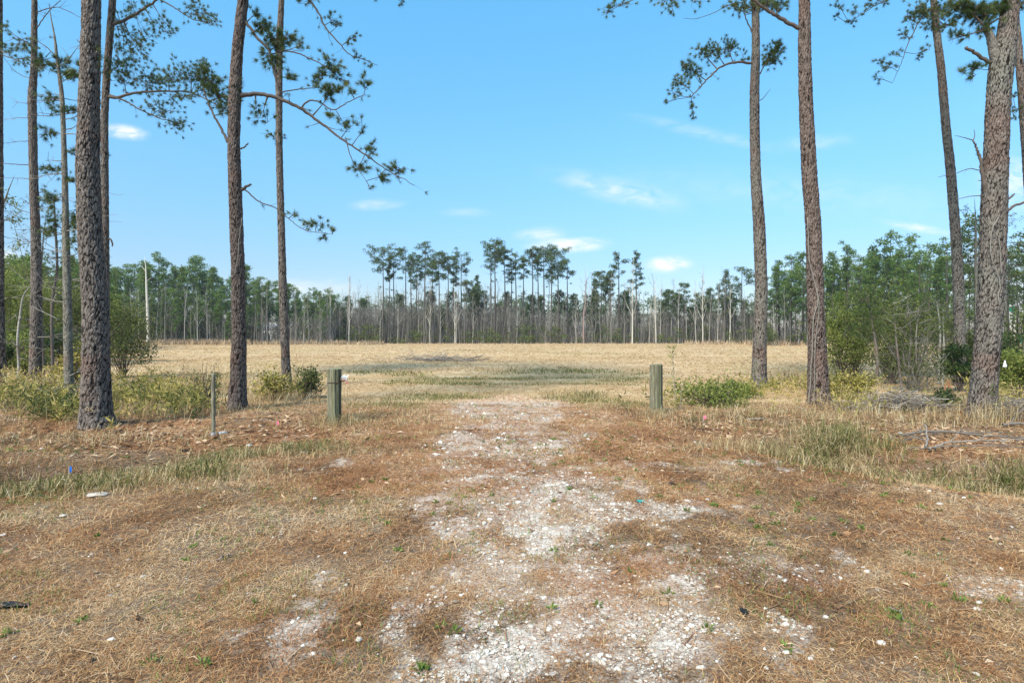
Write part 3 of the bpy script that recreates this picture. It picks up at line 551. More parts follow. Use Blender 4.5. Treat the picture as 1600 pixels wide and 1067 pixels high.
wood([(16, .45, 2.1, 'round', .9), (17, .5, 1.8, 'open', .9), (15, .42, 2.1, 'round', .8), (16, .35, 2.0, 'spire', 1.0), (17, .55, 1.7, 'open', .8), (15, .3, 1.8, 'spire', .9)], 'farneedle_bright', 330, rw,
     lambda px, k: 'slender green pine in the wood at the right of the field', 'pines of the right wood')
fr = [(px + rng.normal(0, 5), rng.uniform(330, 420), rng.uniform(48, 75)) for px in np.arange(1508, 1680, 13.0)]
wood([(14, .35, 1.9, 'open', .8), (13, .4, 1.6, 'open', .7), (15, .45, 1.8, 'open', .7)], 'farneedle', 350, fr,
     lambda px, k: 'thin open pine beyond the thick forked trunk at the right edge', 'thin pines at the right edge')
mw = [(px + rng.normal(0, 8), rng.uniform(455, 492), rng.uniform(122, 136)) for px in np.arange(440, 1190, 17.0)]
wood([(9, .35, 1.5, 'spire', .9), (10, .5, 1.5, 'round', .8), (8, .15, 1.5, 'spire', 1.1)], 'farneedle', 370, mw,
     lambda px, k: 'short dark pine standing among the bare trees behind the field', 'short pines behind the field')
lf = [(px + rng.normal(0, 5), rng.uniform(405, 445), rng.uniform(50, 85)) for px in np.arange(-60, 170, 8.0)]
wood([(9, .2, 2.2, 'spire', 1.1), (10, .25, 2.2, 'round', 1.1), (8, .1, 2.0, 'spire', 1.2)], 'farneedle_bright', 390, lf,
     lambda px, k: 'bright green young pine behind the left roadside trunks', 'young pines behind the left trunks')

def bare_mesh(h, seed, mode='up'):
    g = np.random.default_rng(seed); mb = MB(); tone = g.uniform(.3, .9)
    n = 8; tt = np.linspace(0, 1, n); wob = np.cumsum(g.normal(0, .02 * h / n ** .5, (n, 2)), 0); wob -= wob[0]; P = np.stack([wob[:, 0], wob[:, 1], tt * h], 1); r0 = .008 * h + .02
    tube(mb, P, r0 * (1 - .85 * tt), 5, tone)
    for k in range(int(g.integers(11, 17))):
        u = g.uniform(.28, .97) if mode == 'up' else g.uniform(.12, .97); c = np.array([np.interp(u, tt, P[:, j]) for j in range(3)]); a = g.uniform(0, 6.28); sp = g.uniform(.3, .75); ln = h * (1 - u * .7) * g.uniform(.16, .34)
        d = np.array([math.cos(a) * sp, math.sin(a) * sp, 1.0]); d /= np.linalg.norm(d); mid = c + d * ln * .5 + g.normal(0, .05, 3) * ln; end = c + d * ln + np.array([0, 0, .1 * ln]) + g.normal(0, .06, 3) * ln
        tube(mb, np.array([c, mid, end]), np.array([.5, .35, .15]) * r0 * (1.05 - u), 3, tone, False)
        m_ = 7; f = g.uniform(.25, 1, m_)[:, None]; C = np.where(f < .5, c + (mid - c) * f * 2, mid + (end - mid) * (f - .5) * 2); D = norm(d + g.normal(0, .45, (m_, 3)))
        spikes(mb, C, D, ln * g.uniform(.25, .6, m_), .025, np.clip(tone + .1, 0, 1))
    return mb
bm = [bare_mesh(h, 500 + k) for k, h in enumerate((10, 11, 9, 12, 8, 10, 11))]
bh = (10, 11, 9, 12, 8, 10, 11); bmade = {}
def bare(px, top, Yd, label, group, k, matn='greytree', sx=1.0):
    x = (px - CX) / F * Yd; s = (CH + (HZ - top) / F * Yd) / bh[k % 7]; loc = (x, Yd, float(H(x, Yd)) - .05); key = (k % 7, matn)
    if key not in bmade:
        o = bm[k % 7].build('bare_tree', M[matn], None, True); o.location = loc; bmade[key] = o
    else:
        o = bmade[key].copy(); COL.objects.link(o); o.location = loc
    o.scale = (s * sx, s * sx, s); o.rotation_euler = (0, 0, rng.uniform(0, 6.28)); return tag(o, label, 'bare tree', group)
k = 0
for px in np.arange(505, 815, 3.3):
    k += 1; bare(px + rng.normal(0, 3), np.clip(rng.normal(462, 16), 425, 500), rng.uniform(117, 130), 'leafless grey tree in the thicket under the left half of the tall pines', 'bare trees left of centre', k)
for px in np.arange(815, 1195, 4.6):
    k += 1; bare(px + rng.normal(0, 4), np.clip(rng.normal(470, 20), 425, 505), rng.uniform(117, 130), 'leafless grey tree in the thicket under the right half of the tall pines', 'bare trees right of centre', k)
for px in np.arange(190, 505, 6.0):
    k += 1; bare(px + rng.normal(0, 4), rng.uniform(440, 500), rng.uniform(104, 111), 'leafless grey tree in front of the left wall of pines', 'bare trees at the left wood', k)
for px in np.arange(1200, 1500, 9.0):
    k += 1; bare(px + rng.normal(0, 4), rng.uniform(430, 500), rng.uniform(90, 100), 'leafless grey tree among the pines at the right of the field', 'bare trees at the right wood', k)
for px, top, lab in ((912, 422, 'reddish bare tree with wide upswept twigs right of the airy wide pine'), ):
    bare(px, top, 119, lab, None, 3, 'redtwig', 1.5)
for px, top, lab in ((988, 401, 'bare pale trunk standing close left of the last tall pine'), (1098, 419, 'tall thin snag right of the small cloud, bare to its tip'), (1025, 436, 'forked bare tree right of the last tall pine'), (711, 446, 'pale bare tree with spreading branches below the umbrella pine'), (672, 440, 'forked pale snag right below the tallest left pine'), (545, 432, 'thin bare pole of a tree left of the tall row'), (515, 436, 'thin bare spire furthest left of the grey thicket'), (1140, 440, 'pale snag beside the spire shaped pine')):
    bare(px, top, 117, lab, None, 1 if px != 672 else 4, 'snag', .8)
# lone bleached pole at the left of the field
sp = MB(); Yd = 100; b = gnd(232, 538.5); b = np.array([(231.5 - CX) / F * Yd, Yd, 0.0]); P, rr = smooth_path([b, at(231, 500, Yd), at(229, 450, Yd), at(228, 420, Yd), at(226, 402, Yd)], [.26, .22, .17, .1, .03], 14); tube(sp, P, rr, 7, .7)
for pp in ((229, 440, 238, 432), (228, 425, 221, 415), (230, 470, 236, 465)): tube(sp, np.array([at(pp[0], pp[1], Yd), at(pp[2], pp[3], Yd)]), np.array([.06, .02]), 4, .6)
tag(sp.build('dead_tree', M['snag'], None, True, b), 'bleached bare dead trunk standing alone at the left edge of the field', 'dead tree')

# far woods seen between the trunks, and the thicket at the edge of the field: masses nobody could count
fw = MB()
for k in range(260):
    px = rng.uniform(150, 1560); Yd = rng.uniform(190, 260); x = (px - CX) / F * Yd; top = rng.normal(472, 6) if px < 1200 else rng.normal(462, 8); h = CH + (HZ - top) / F * Yd
    tube(fw, np.array([[x, Yd, 0], [x, Yd, h]]), np.array([.2, .05]), 4, .12, False)
    for q in range(11): clump(fw, np.array([x + rng.normal(0, 1.3), Yd + rng.normal(0, 1.3), h * rng.uniform(.45, 1.0)]), 1.2, 16, .95, rng, .7, .45)
tag(fw.build('far_woods', M['farneedle'], None, False), 'far line of pines showing between the trunks behind the field', 'woods', kind='stuff')
th = MB()
for lo, hi, Y0, n, hmax in ((200, 520, 110, 3000, 6.0), (500, 820, 121, 9500, 9.0), (820, 1190, 122, 7000, 7.5), (1190, 1520, 101, 3000, 6.0)):
    px = rng.uniform(lo, hi, n); yy = Y0 + rng.uniform(0, 14, n); xx = (px - CX) / F * yy; L = hmax * rng.uniform(.25, 1, n) ** 1.3
    spikes(th, P3(xx, yy, 0), rand_dirs(n, 5.5), L, rng.uniform(.05, .12, n), np.clip(rng.normal(.38, .25, n), 0, 1))
    m_ = n * 3; px = rng.uniform(lo, hi, m_); yy = Y0 + rng.uniform(0, 14, m_); xx = (px - CX) / F * yy; zz = rng.uniform(.2, hmax * .85, m_)
    C = np.stack([xx, yy, zz], 1); spikes(th, C, rand_dirs(m_, 1.2), rng.uniform(.5, 1.5, m_), .05, np.clip(rng.normal(.45, .25, m_), 0, 1))
tag(th.build('thicket', M['greytree'], None, False), 'grey leafless brush filling the edge of the woods behind the field', 'thicket', kind='stuff')
ev = MB()
for k in range(260):
    px = rng.uniform(180, 1500) if k < 160 else rng.uniform(165, 400); Yd = rng.uniform(112, 126) if px < 1190 else rng.uniform(92, 102); h = rng.uniform(1.0, 4.2) if k < 160 else rng.uniform(3, 8); x = (px - CX) / F * Yd
    for q in range(int(3 + h * 2)): clump(ev, np.array([x + rng.normal(0, .5), Yd + rng.normal(0, .5), h * rng.uniform(.15, 1)]), .6, 16, .4, rng, .8, .38)
tag(ev.build('understory', M['gleaf'], None, False), 'dark evergreen brush at the foot of the woods behind the field', 'brush', kind='stuff')

# pale buildings glimpsed through the woods
def building(px0, px1, top, Yd, label):
    x0, x1 = (px0 - CX) / F * Yd, (px1 - CX) / F * Yd; w = x1 - x0; h = CH + (HZ - top) / F * Yd; d = 8.0
    r = thing('building', label, 'building', ((x0 + x1) / 2, Yd, 0))
    def box(mb, a, b):
        v = [[a[0] if i & 1 == 0 else b[0], a[1] if i & 2 == 0 else b[1], a[2] if i & 4 == 0 else b[2]] for i in range(8)]
        mb.add(v, None, [[0, 1, 5, 4], [1, 3, 7, 5], [3, 2, 6, 7], [2, 0, 4, 6], [4, 5, 7, 6], [0, 2, 3, 1]])
    wl = MB(); box(wl, (-w / 2, 0, 0), (w / 2, d, h * .72)); wl.build('wall', M['tin'], r, False)
    rf = MB(); o = .4; zz = h * .72 + .004; rf.add([[-w / 2 - o, -o, zz], [w / 2 + o, -o, zz], [w / 2 + o, d + o, zz], [-w / 2 - o, d + o, zz], [-w / 2 - o, d / 2, h], [w / 2 + o, d / 2, h]], [[0, 4, 3], [1, 2, 5]], [[0, 1, 5, 4], [2, 3, 4, 5], [0, 3, 2, 1]]); rf.build('roof', M['roof'], r, False)
    dr = MB(); box(dr, (-.5, -.06, 0), (.5, -.002, 2.1)); dr.build('door', M['roof'], r, False)
    for s in (-.3, .3):
        wn_ = MB(); box(wn_, (w * s - .5, -.05, 1.0), (w * s + .5, -.002, 2.1)); wn_.build('window', M['glass'], r, False)
building(404, 434, 506, 150, 'pale building glimpsed through the trunks at the left of the field')
building(905, 945, 508, 170, 'low pale building glimpsed through the trees right of centre')
def board(px0, px1, py0, py1, Yd, label):
    c = at((px0 + px1) / 2, py1, Yd); r = thing('green_sign', label, 'sign', (c[0], Yd, 0), 'green boards beyond the right trees'); w = (px1 - px0) / F * Yd; z0, z1 = CH + (HZ - py1) / F * Yd, CH + (HZ - py0) / F * Yd
    b_ = MB(); v = [[sx * w / 2, sy, zz] for zz in (z0, z1) for sy in (-.03, .03) for sx in (-1, 1)]; b_.add(v, None, [[0, 1, 5, 4], [1, 3, 7, 5], [3, 2, 6, 7], [2, 0, 4, 6], [4, 5, 7, 6], [0, 2, 3, 1]]); b_.build('board', M['signgreen'], r, False)
    for s in (-.35, .35):
        pl = MB(); tube(pl, np.array([[s * w, .08, 0], [s * w, .08, z0 + .2]]), .05, 6); pl.build('leg', M['wire'], r)
board(1572, 1586, 480, 487, 62, 'upper green board glimpsed right of the thick forked trunk')
board(1560, 1568, 520, 532, 62, 'small green board glimpsed low against the thick forked trunk')
board(1590, 1606, 522, 536, 62, 'low green board cut by the right edge of the photo')

# ------------------------------------------------------------------ roadside pines
def worley(u, v, nu, seed):
    """plates: u wraps at nu cells; returns edge distance, cell random"""
    iu, iv = np.floor(u).astype(int), np.floor(v).astype(int); f1 = np.full(u.shape, 9.0); f2 = f1.copy(); cid = np.zeros(u.shape)
    def hh(a, b, s):
        n = ((a % nu) * 73856093 ^ (b * 19349663) ^ (s * 83492791 + seed * 2654435)) & 0xffffffff; n = ((n ^ (n >> 13)) * 1274126177) & 0xffffffff; return ((n ^ (n >> 16)) & 0xffff) / 65535.0
    for du_ in (-1, 0, 1):
        for dv_ in (-1, 0, 1):
            a, b_ = iu + du_, iv + dv_; d = np.hypot(a + hh(a, b_, 1) - u, b_ + hh(a, b_, 2) - v); c = hh(a, b_, 3); m_ = d < f1
            f2 = np.where(m_, f1, np.minimum(f2, d)); cid = np.where(m_, c, cid); f1 = np.where(m_, d, f1)
    return f2 - f1, cid
def trunk_mesh(pts, Yd, base, total_h, seed, plate=.06, amp=.014, sides=72, lean_y=0.0):
    """pts: (px, py, width px) from the top of the picture down to the base"""
    pts = sorted(pts, key=lambda p: -p[1]); C = []; Rr = []
    for px, py, w in pts: C.append(at(px, py, Yd)); Rr.append(w / 2 / F * Yd)
    C[0] = np.array([C[0][0], Yd, base[2]]); below = C[0] - np.array([0, 0, .25]); C = [below] + C; Rr = [Rr[0] * 1.12] + Rr
    top = C[-1]; d = (C[-1] - C[-2]) / max(.1, C[-1][2] - C[-2][2]); d[0] *= .5
    if total_h > top[2] + .5:
        for f in (.25, .5, .75, 1): C.append(top + d * (total_h - top[2]) * f); Rr.append(Rr[len(pts)] * (1 - .85 * f) + .01)
    C = np.array(C); zf_ = 2.2 + .60 * Yd; st_ = .0022 * Yd; zs = np.concatenate([np.arange(C[0][2], min(zf_, C[-1][2]), st_), np.arange(zf_, C[-1][2], .3)]) if C[-1][2] > zf_ else np.arange(C[0][2], C[-1][2], st_)
    zs = zs[zs < C[-1][2]]; cx = np.interp(zs, C[:, 2], C[:, 0]); rr = np.interp(zs, C[:, 2], Rr)
    ker = np.ones(15) / 15; cx = np.convolve(np.pad(cx, 7, 'edge'), ker, 'valid'); rr = np.convolve(np.pad(rr, 7, 'edge'), ker, 'valid')
    rm = np.mean(Rr[:4]); nu = max(6, int(round(2 * math.pi * rm / plate))); an = np.arange(sides) / sides
    U, V = np.meshgrid(an * nu, zs / (plate * 2.0)); warp = (vnoise(U * 1.7, V * 1.7, seed) - .5) * .5 + (vnoise(U * 4.3, V * 4.3, seed + 2) - .5) * .55; sw = np.where(U > nu - 1, (nu - U), 1) * np.where(U < 1, U, 1)
    ed, cid = worley(U + warp * sw, V + warp * .8, nu, seed); fine = vnoise(U * 5, V * 7, seed + 5)
    rr = np.maximum(rr * .5, rr * .93 - amp); rr = rr * (1 + .08 * np.exp(-np.maximum(0, zs - base[2]) / .13))
    rad = rr[:, None] * (1 + .035 * np.sin(an * 6.283 * 3 + seed)[None, :] * np.exp(-(zs - zs[0]) / .6)[:, None]) + amp * (sstep(.01, .16, ed) - .6 + .9 * (cid - .5)) + amp * .9 * (fine - .5)
    A = an * 2 * math.pi
    P = np.stack([cx[:, None] + rad * np.cos(A)[None], Yd + rad * np.sin(A)[None], np.broadcast_to(zs[:, None], rad.shape)], -1)
    n = len(zs); i = np.arange(n - 1)[:, None] * sides; j = np.arange(sides)[None]; j2 = (j + 1) % sides
    mb = MB(); mb.add(P.reshape(-1, 3), None, np.stack([i + j, i + j2, i + sides + j2, i + sides + j], -1).reshape(-1, 4), cid.ravel(), ed.ravel())
    return mb, np.array([cx[-1], Yd, zs[-1]]), C

AXIS = {}
def tuft(mb, c, d, L, n, tone):
    D = norm(d + rng.normal(0, .62, (n, 3))); spikes(mb, np.repeat(c[None], n, 0) + rng.normal(0, .012, (n, 3)), D, L * rng.uniform(.6, 1.15, n), .0072, np.clip(tone + rng.normal(0, .2, n), 0, 1), .08)
def limb(root, loc, poly, Yd, r0, r1, clusters=(), dY=0.0, name='branch', matn='limb', twigs=0, tl=.25, dead=False):
    """a limb along photo pixels at depth Yd (drifting dY towards its tip); clusters (cx, cy, rx, ry, tufts)"""
    ax = AXIS.get(root.name)
    if ax:                                                   # root the limb inside the trunk it grows from
        xa = np.interp(poly[0][1], [p[1] for p in ax], [p[0] for p in ax]); wa = np.interp(poly[0][1], [p[1] for p in ax], [p[2] for p in ax])
        if abs(poly[0][0] - xa) < wa / 2 + 8: poly = [(xa + .15 * (poly[0][0] - xa), poly[0][1] + .25 * (poly[0][1] - poly[1][1]))] + list(poly)
    n0 = len(poly); P = [at(px, py, Yd + dY * k / max(1, n0 - 1)) for k, (px, py) in enumerate(poly)]
    n = max(8, n0 * 6); P, rr = smooth_path(P, np.linspace(r0, r1, n0), n); P[1:-1] += rng.normal(0, min(.007, r0 * .25), (n - 2, 3)); mb = MB(); nd = MB(); tube(mb, P, rr, 10, .5)
    for k in range(twigs):
        f = int(rng.integers(n // 4, n - 1)); d = norm((P[min(n - 1, f + 1)] - P[f - 1]) + rng.normal(0, .8, 3) * np.linalg.norm(P[min(n - 1, f + 1)] - P[f - 1])); L = tl * rng.uniform(.4, 1.2)
        tp = np.array([P[f], P[f] + d * L * .5 + rng.normal(0, .04, 3) * L, P[f] + d * L + rng.normal(0, .1, 3) * L]); tube(mb, tp, np.array([.35, .25, .1]) * max(.006, rr[f]), 4, rng.random())
        if not dead and rng.random() < .8: tuft(nd, tp[-1], d, .11, 22, rng.uniform(.25, .6))
    for cx, cy, rx, ry, nt_ in clusters:
        nt_ = int(nt_ * (1.35 if nt_ < 15 else 1.8)); ct = rng.uniform(.25, .8); c = at(cx, cy, Yd + dY * .6); sc = Yd / F; f = int(np.argmin(np.linalg.norm(P - c, axis=1))); a = P[f]
        mid = (a + c) / 2 + rng.normal(0, .05, 3) * rx * sc; S, sr = smooth_path([a, mid, c], [max(.007, rr[f] * .6), .008, .005], 9); tube(mb, S, sr, 5, .4)
        off = rng.normal(0, .5, (nt_, 3)) * np.array([rx * sc, rx * sc * .6, ry * sc]); E = c + off; base_d = norm((c - a)[None])[0] if np.linalg.norm(c - a) > .05 else np.array([0, 0, 1.0])
        # secondary shoots: tufts hang on a handful of forks
        nf = max(2, nt_ // 5); fk = c + rng.normal(0, .38, (nf, 3)) * np.array([rx * sc, rx * sc * .6, ry * sc])
        for q in range(nf): s0 = S[int(rng.integers(3, 9))]; tube(mb, np.array([s0, (s0 + fk[q]) / 2 + rng.normal(0, .03, 3), fk[q]]), np.array([.006, .005, .0035]), 4, rng.uniform(.2, .7), False)
        for q in range(nt_):
            j = int(np.argmin(np.linalg.norm(fk - E[q], axis=1))); d = norm((E[q] - fk[j] + np.array([0, 0, .03]) + base_d * .05)[None])[0]
            tube(mb, np.array([fk[j], (fk[j] + E[q]) / 2 + rng.normal(0, .015, 3), E[q]]), np.array([.0042, .0036, .003]), 3, rng.uniform(.2, .7), False); tuft(nd, E[q], d, rng.uniform(.09, .155), 44, np.clip(rng.normal(ct, .15), .1, .95))
    mb.e = [np.full(mb.n, .4)]; b = mb.build(name, M[matn], root, True, loc)
    if nd.n: nd.build('needles', M['needle'], b, False, loc)
    return b
def roadside_pine(label, pts, base_py, barkn, total, seed, plate=.06, amp=.014, sides=72, Yd=None, crown=True, cat='pine tree', group='pines along the road'):
    bpx = max(pts, key=lambda p: p[1])[0]
    if Yd is None: g0 = gnd(bpx, base_py)
    else: g0 = np.array([(bpx - CX) / F * Yd, Yd, float(H((bpx - CX) / F * Yd, Yd))])
    if crown and total > 10: total = max(total, (CH + .59 * g0[1] + 1.2) / .66)
    root = thing('pine_tree', label, cat, g0, group); mb, top, C = trunk_mesh(pts, g0[1], g0, total, seed, plate, amp, sides)
    mb.build('trunk', M[barkn], root, True, g0)
    AXIS[root.name] = sorted(pts, key=lambda p: p[1])
    if crown and total > 10:

        tr, cr_ = pine_mesh(total * .34, .15, 2.1, seed + 40, 'round', .9, .03); off = top - np.array([0, 0, total * .33])
        cr_.v = [v + off for v in cr_.v]; cr_.build('crown', M['needle'], root, False, g0)
    return root, g0
def dead_twigs(root, loc, Yd, px, py0, py1, n, lo, hi, side=0, matn='deadlimb'):
    """bare side twigs along a slim trunk, joined as that tree's dead branches"""
    for k in range(n):
        py = rng.uniform(py0, py1); s = side if side else rng.choice([-1, 1]); L = rng.uniform(lo, hi) * s; x0 = np.interp(py, [p[1] for p in px], [p[0] for p in px]); dr = rng.uniform(-.9, .35) * abs(L)
        mb = MB(); P, rr = smooth_path([at(x0, py, Yd), at(x0 + L * .5, py + dr * .3, Yd + rng.normal(0, .3)), at(x0 + L, py + dr, Yd + rng.normal(0, .5))], [.013, .008, .004], 8); P[1:] += np.cumsum(rng.normal(0, .012, (7, 3)), 0); tube(mb, P, rr, 4, rng.random())
        for q in range(4): f = int(rng.integers(3, 8)); e = P[f] + (P[7] - P[0]) * rng.uniform(.12, .3) + rng.normal(0, .14, 3); tube(mb, np.array([P[f], e]), np.array([.006, .003]), 3, rng.random(), False)
        mb.build('dead_branch', M[matn], root, True, loc)

# left side
rA, lA = roadside_pine('dark pine trunk cut off by the left edge of the photo', [(-4, 0, 14), (-3, 200, 14), (-2, 480, 16), (-1, 606, 20)], 606, 'bark', 17, 1)
B_ = [(54, 0, 8.5), (53, 112, 10.5), (50, 150, 13), (52, 262, 13), (56, 375, 14.5), (57, 454, 16.5), (55, 592, 18.5), (54, 607, 20)]
rB, lB = roadside_pine('slim dark pine between the left photo edge and the thick left trunk', B_, 607, 'bark', 16, 2)
C_ = [(76, 5, 1), (81, 35, 2), (86, 60, 3.5), (88, 84, 5), (97, 150, 7), (101, 262, 8.5), (103, 375, 11), (105, 454, 12.5), (107, 575, 14), (110, 640, 15)]
rC, lC = roadside_pine('thin pale barked young pine with dead twigs left of the thick left trunk', C_, 640, 'bark_pale', 8.6, 3, .05, .004, 32, crown=False)
D_ = [(143, 0, 28), (140, 131, 31), (137, 262, 36), (141, 375, 37), (145, 420, 38), (150, 489, 40), (150, 592, 43), (151, 640, 47), (152, 667, 54)]
rD, lD = roadside_pine('thickest left pine with plated grey bark and a small pale tag near its base', D_, 666, 'bark', 19, 4, .062, .016, 120)
E_ = [(176, 0, 11), (167, 112, 11.5), (163, 187, 12), (164, 337, 12), (165, 420, 12), (164, 600, 15)]
rE, lE = roadside_pine('slim pine half hidden just behind the thickest left trunk', E_, 602, 'bark', 17, 5)
F_ = [(380, 0, 18), (371, 75, 18.5), (367, 150, 21), (365, 225, 20.5), (367.5, 300, 22), (370, 375, 22.5), (372, 419, 22.5), (373.6, 523, 23.5), (372, 592, 27), (371, 620, 29.5), (371, 640, 34)]
rF, lF = roadside_pine('reddish barked pine with long side branches behind the thin wooden stake', F_, 639, 'bark_red', 18, 6, .055, .014, 84)
G_ = [(440, 0, 9.5), (436, 75, 12), (436, 225, 11.5), (440, 375, 12.5), (442, 454, 14), (446, 558, 15), (448, 590, 16), (449, 607, 19)]
rG, lG = roadside_pine('slim straight pine with a bush at its foot left of the mossy left post', G_, 607, 'bark', 17, 7)
# right side
H_ = [(1180.5, 0, 12.5), (1181, 84, 14), (1179, 140, 16), (1179, 197, 16.5), (1181, 281, 17.5), (1186, 350, 20), (1190, 454, 20.5), (1187, 523, 22), (1186, 593, 25), (1187, 606, 28)]
rH, lH = roadside_pine('straight grey pine with an arching left branch right of the split right post', H_, 606, 'bark_grey', 17, 8)
I_ = [(1257, 0, 18.5), (1257, 84, 21), (1259.5, 169, 23), (1265, 281, 25), (1270.6, 350, 25), (1274, 454, 27), (1276, 523, 28.5), (1278, 593, 33), (1279, 634, 38)]
rI, lI = roadside_pine('tall brown pine with vines up its trunk in the middle of the right group', I_, 632, 'bark_red', 18, 9, .058, .016, 84)
J_ = [(1459, 0, 10.5), (1464, 56, 11.5), (1471, 112, 12.5), (1477, 187, 13.5), (1485, 262, 14.5), (1494, 375, 15.5), (1498, 454, 17), (1499, 506, 17), (1500, 602, 19)]
rJ, lJ = roadside_pine('slim leaning pine just left of the thick forked right trunk', J_, 602, 'bark_grey', 16, 10)
K_ = [(1580, 0, 26), (1574, 50, 29), (1566, 94, 37), (1560, 150, 34.5), (1557, 225, 35.5), (1554, 300, 37), (1551.5, 375, 38.5), (1549, 454, 38), (1544, 523, 37.5), (1538, 593, 38), (1535, 630, 42), (1534, 652, 47)]
rK, lK = roadside_pine('thickest right pine, forked near the top, with a white tag on its trunk', K_, 651, 'bark_grey', 18, 11, .062, .016, 120)
L_ = [(1583, 0, 11), (1590, 60, 11.5), (1597, 150, 12), (1603, 230, 13), (1616, 420, 15), (1625, 602, 18)]
rL, lL = roadside_pine('leaning pine crossing the right photo edge behind the thick forked trunk', L_, 602, 'bark', 16, 12)

YB, YC, YD, YE, YF, YG, YH, YI, YJ, YK, YL = (l[1] for l in (lB, lC, lD, lE, lF, lG, lH, lI, lJ, lK, lL))
# branches, left group
limb(rE, lE, [(166, 152), (185, 152), (215, 145), (255, 143), (300, 146), (345, 168)], YE, .06, .012, [(190, 118, 26, 26, 46), (230, 128, 26, 20, 46), (265, 120, 26, 20, 44), (300, 118, 24, 22, 44), (322, 130, 20, 24, 34), (318, 98, 10, 12, 8), (340, 165, 16, 14, 18), (280, 150, 30, 10, 24)])
limb(rE, lE, [(170, 148), (195, 158), (220, 172), (250, 185), (285, 195)], YE, .04, .008, [(255, 172, 26, 18, 26), (275, 195, 24, 12, 20), (240, 165, 16, 12, 14)], twigs=8)
limb(rE, lE, [(170, 40), (195, 32), (225, 14), (252, -4)], YE, .065, .03, [(195, 55, 22, 26, 30), (215, 75, 18, 18, 22), (185, 100, 16, 14, 18), (240, 40, 20, 16, 16), (262, 40, 16, 20, 16), (225, 10, 14, 10, 8)])
limb(rE, lE, [(250, 0), (275, 14), (300, 30), (322, 35), (342, 40)], YE, .022, .006, [(308, 20, 22, 12, 26), (330, 32, 18, 10, 16), (300, 2, 20, 6, 8)])
limb(rE, lE, [(164, 245), (160, 240), (158, 236)], YE, .02, .01, [(160, 238, 7, 6, 10)])
limb(rD, lD, [(140, 95), (135, 80), (120, 62)], YD, .02, .006, [(143, 85, 14, 16, 14), (128, 110, 12, 8, 8)])
limb(rF, lF, [(357, 224), (345, 200), (333, 178), (322, 152), (318, 135)], YF, .035, .012, [(330, 130, 18, 20, 30), (345, 150, 16, 12, 16), (350, 172, 14, 8, 10), (320, 110, 10, 14, 12), (368, 145, 9, 20, 26)])
limb(rF, lF, [(376, 150), (400, 147), (432, 153), (470, 170), (500, 192), (530, 215), (565, 238), (600, 262), (648, 290)], YF, .055, .006, [(520, 140, 18, 8, 14), (575, 230, 12, 12, 7), (580, 240, 10, 8, 5), (560, 262, 12, 8, 8), (595, 275, 10, 6, 6), (612, 262, 16, 8, 9), (625, 265, 12, 8, 8), (545, 200, 10, 10, 5), (566, 205, 5, 14, 4), (400, 170, 10, 12, 8), (410, 185, 14, 10, 8)], twigs=14, tl=.35)
limb(rF, lF, [(470, 170), (482, 158), (500, 160), (520, 172), (540, 162), (565, 150), (572, 148)], YF, .02, .005, [(548, 145, 8, 6, 5), (570, 132, 8, 12, 9), (515, 178, 8, 10, 6), (535, 190, 14, 8, 6)], twigs=6)
limb(rF, lF, [(540, 215), (548, 245), (560, 265), (572, 283)], YF, .012, .004, [(565, 262, 12, 7, 6), (578, 292, 5, 6, 2), (595, 276, 8, 6, 4)], twigs=4)
limb(rF, lF, [(386, 38), (402, 60), (420, 78), (426, 100), (432, 128), (438, 150)], YF, .035, .02, [(410, 42, 14, 14, 22), (432, 60, 18, 16, 34), (450, 60, 16, 10, 14), (470, 72, 10, 10, 7), (398, 22, 8, 8, 7), (450, 120, 12, 8, 10), (430, 95, 12, 14, 16), (418, 85, 12, 12, 10)])
limb(rF, lF, [(432, 80), (460, 82), (485, 92), (508, 104), (530, 122)], YF, .018, .006, [(515, 98, 18, 8, 14), (520, 112, 16, 10, 16), (500, 120, 14, 8, 8), (540, 128, 10, 6, 6)], twigs=5)
limb(rF, lF, [(440, 144), (465, 140), (490, 138), (510, 138)], YF, .014, .005, [(512, 145, 14, 10, 16), (490, 130, 10, 6, 5)], twigs=3)
limb(rG, lG, [(440, -40), (470, -10), (492, 10), (508, 42), (528, 66), (546, 85), (575, 96), (590, 103)], YG, .04, .006, [(522, 30, 16, 8, 10), (528, 40, 6, 6, 5), (548, 62, 8, 8, 7), (560, 88, 10, 7, 7), (578, 102, 8, 6, 4), (470, 2, 20, 6, 8), (556, 55, 4, 6, 3)], twigs=9, tl=.35)
limb(rG, lG, [(440, -60), (520, -40), (590, -20), (628, 4)], YG, .04, .006, [(628, 6, 6, 8, 5), (590, -3, 10, 5, 3)])
limb(rG, lG, [(436, 214), (437, 212), (438, 210)], YG, .012, .008, [(436, 214, 7, 7, 14), (420, 210, 12, 5, 6)])
limb(rF, lF, [(378, 232), (384, 228), (388, 224)], YF, .02, .012, name='branch_stub')
limb(rF, lF, [(376, 298), (384, 292), (393, 288)], YF, .045, .02, name='branch_stub')
limb(rF, lF, [(384, 298), (405, 315), (432, 326), (455, 345), (478, 360), (520, 366)], YF, .018, .004, [(495, 352, 14, 8, 8), (480, 350, 14, 7, 6), (505, 372, 10, 4, 3), (520, 362, 5, 5, 3), (460, 335, 10, 5, 3)], twigs=8)
limb(rE, lE, [(176, 0), (200, -6), (230, -20)], YE, .03, .01, [(205, 18, 20, 14, 16), (225, 60, 20, 14, 14), (190, 75, 14, 14, 14), (210, 95, 16, 10, 10)])
limb(rB, lB, [(50, 70), (30, 60), (5, 40)], YB, .018, .006, [(28, 62, 16, 10, 10), (8, 44, 14, 10, 8), (60, 110, 12, 8, 8)], twigs=5)
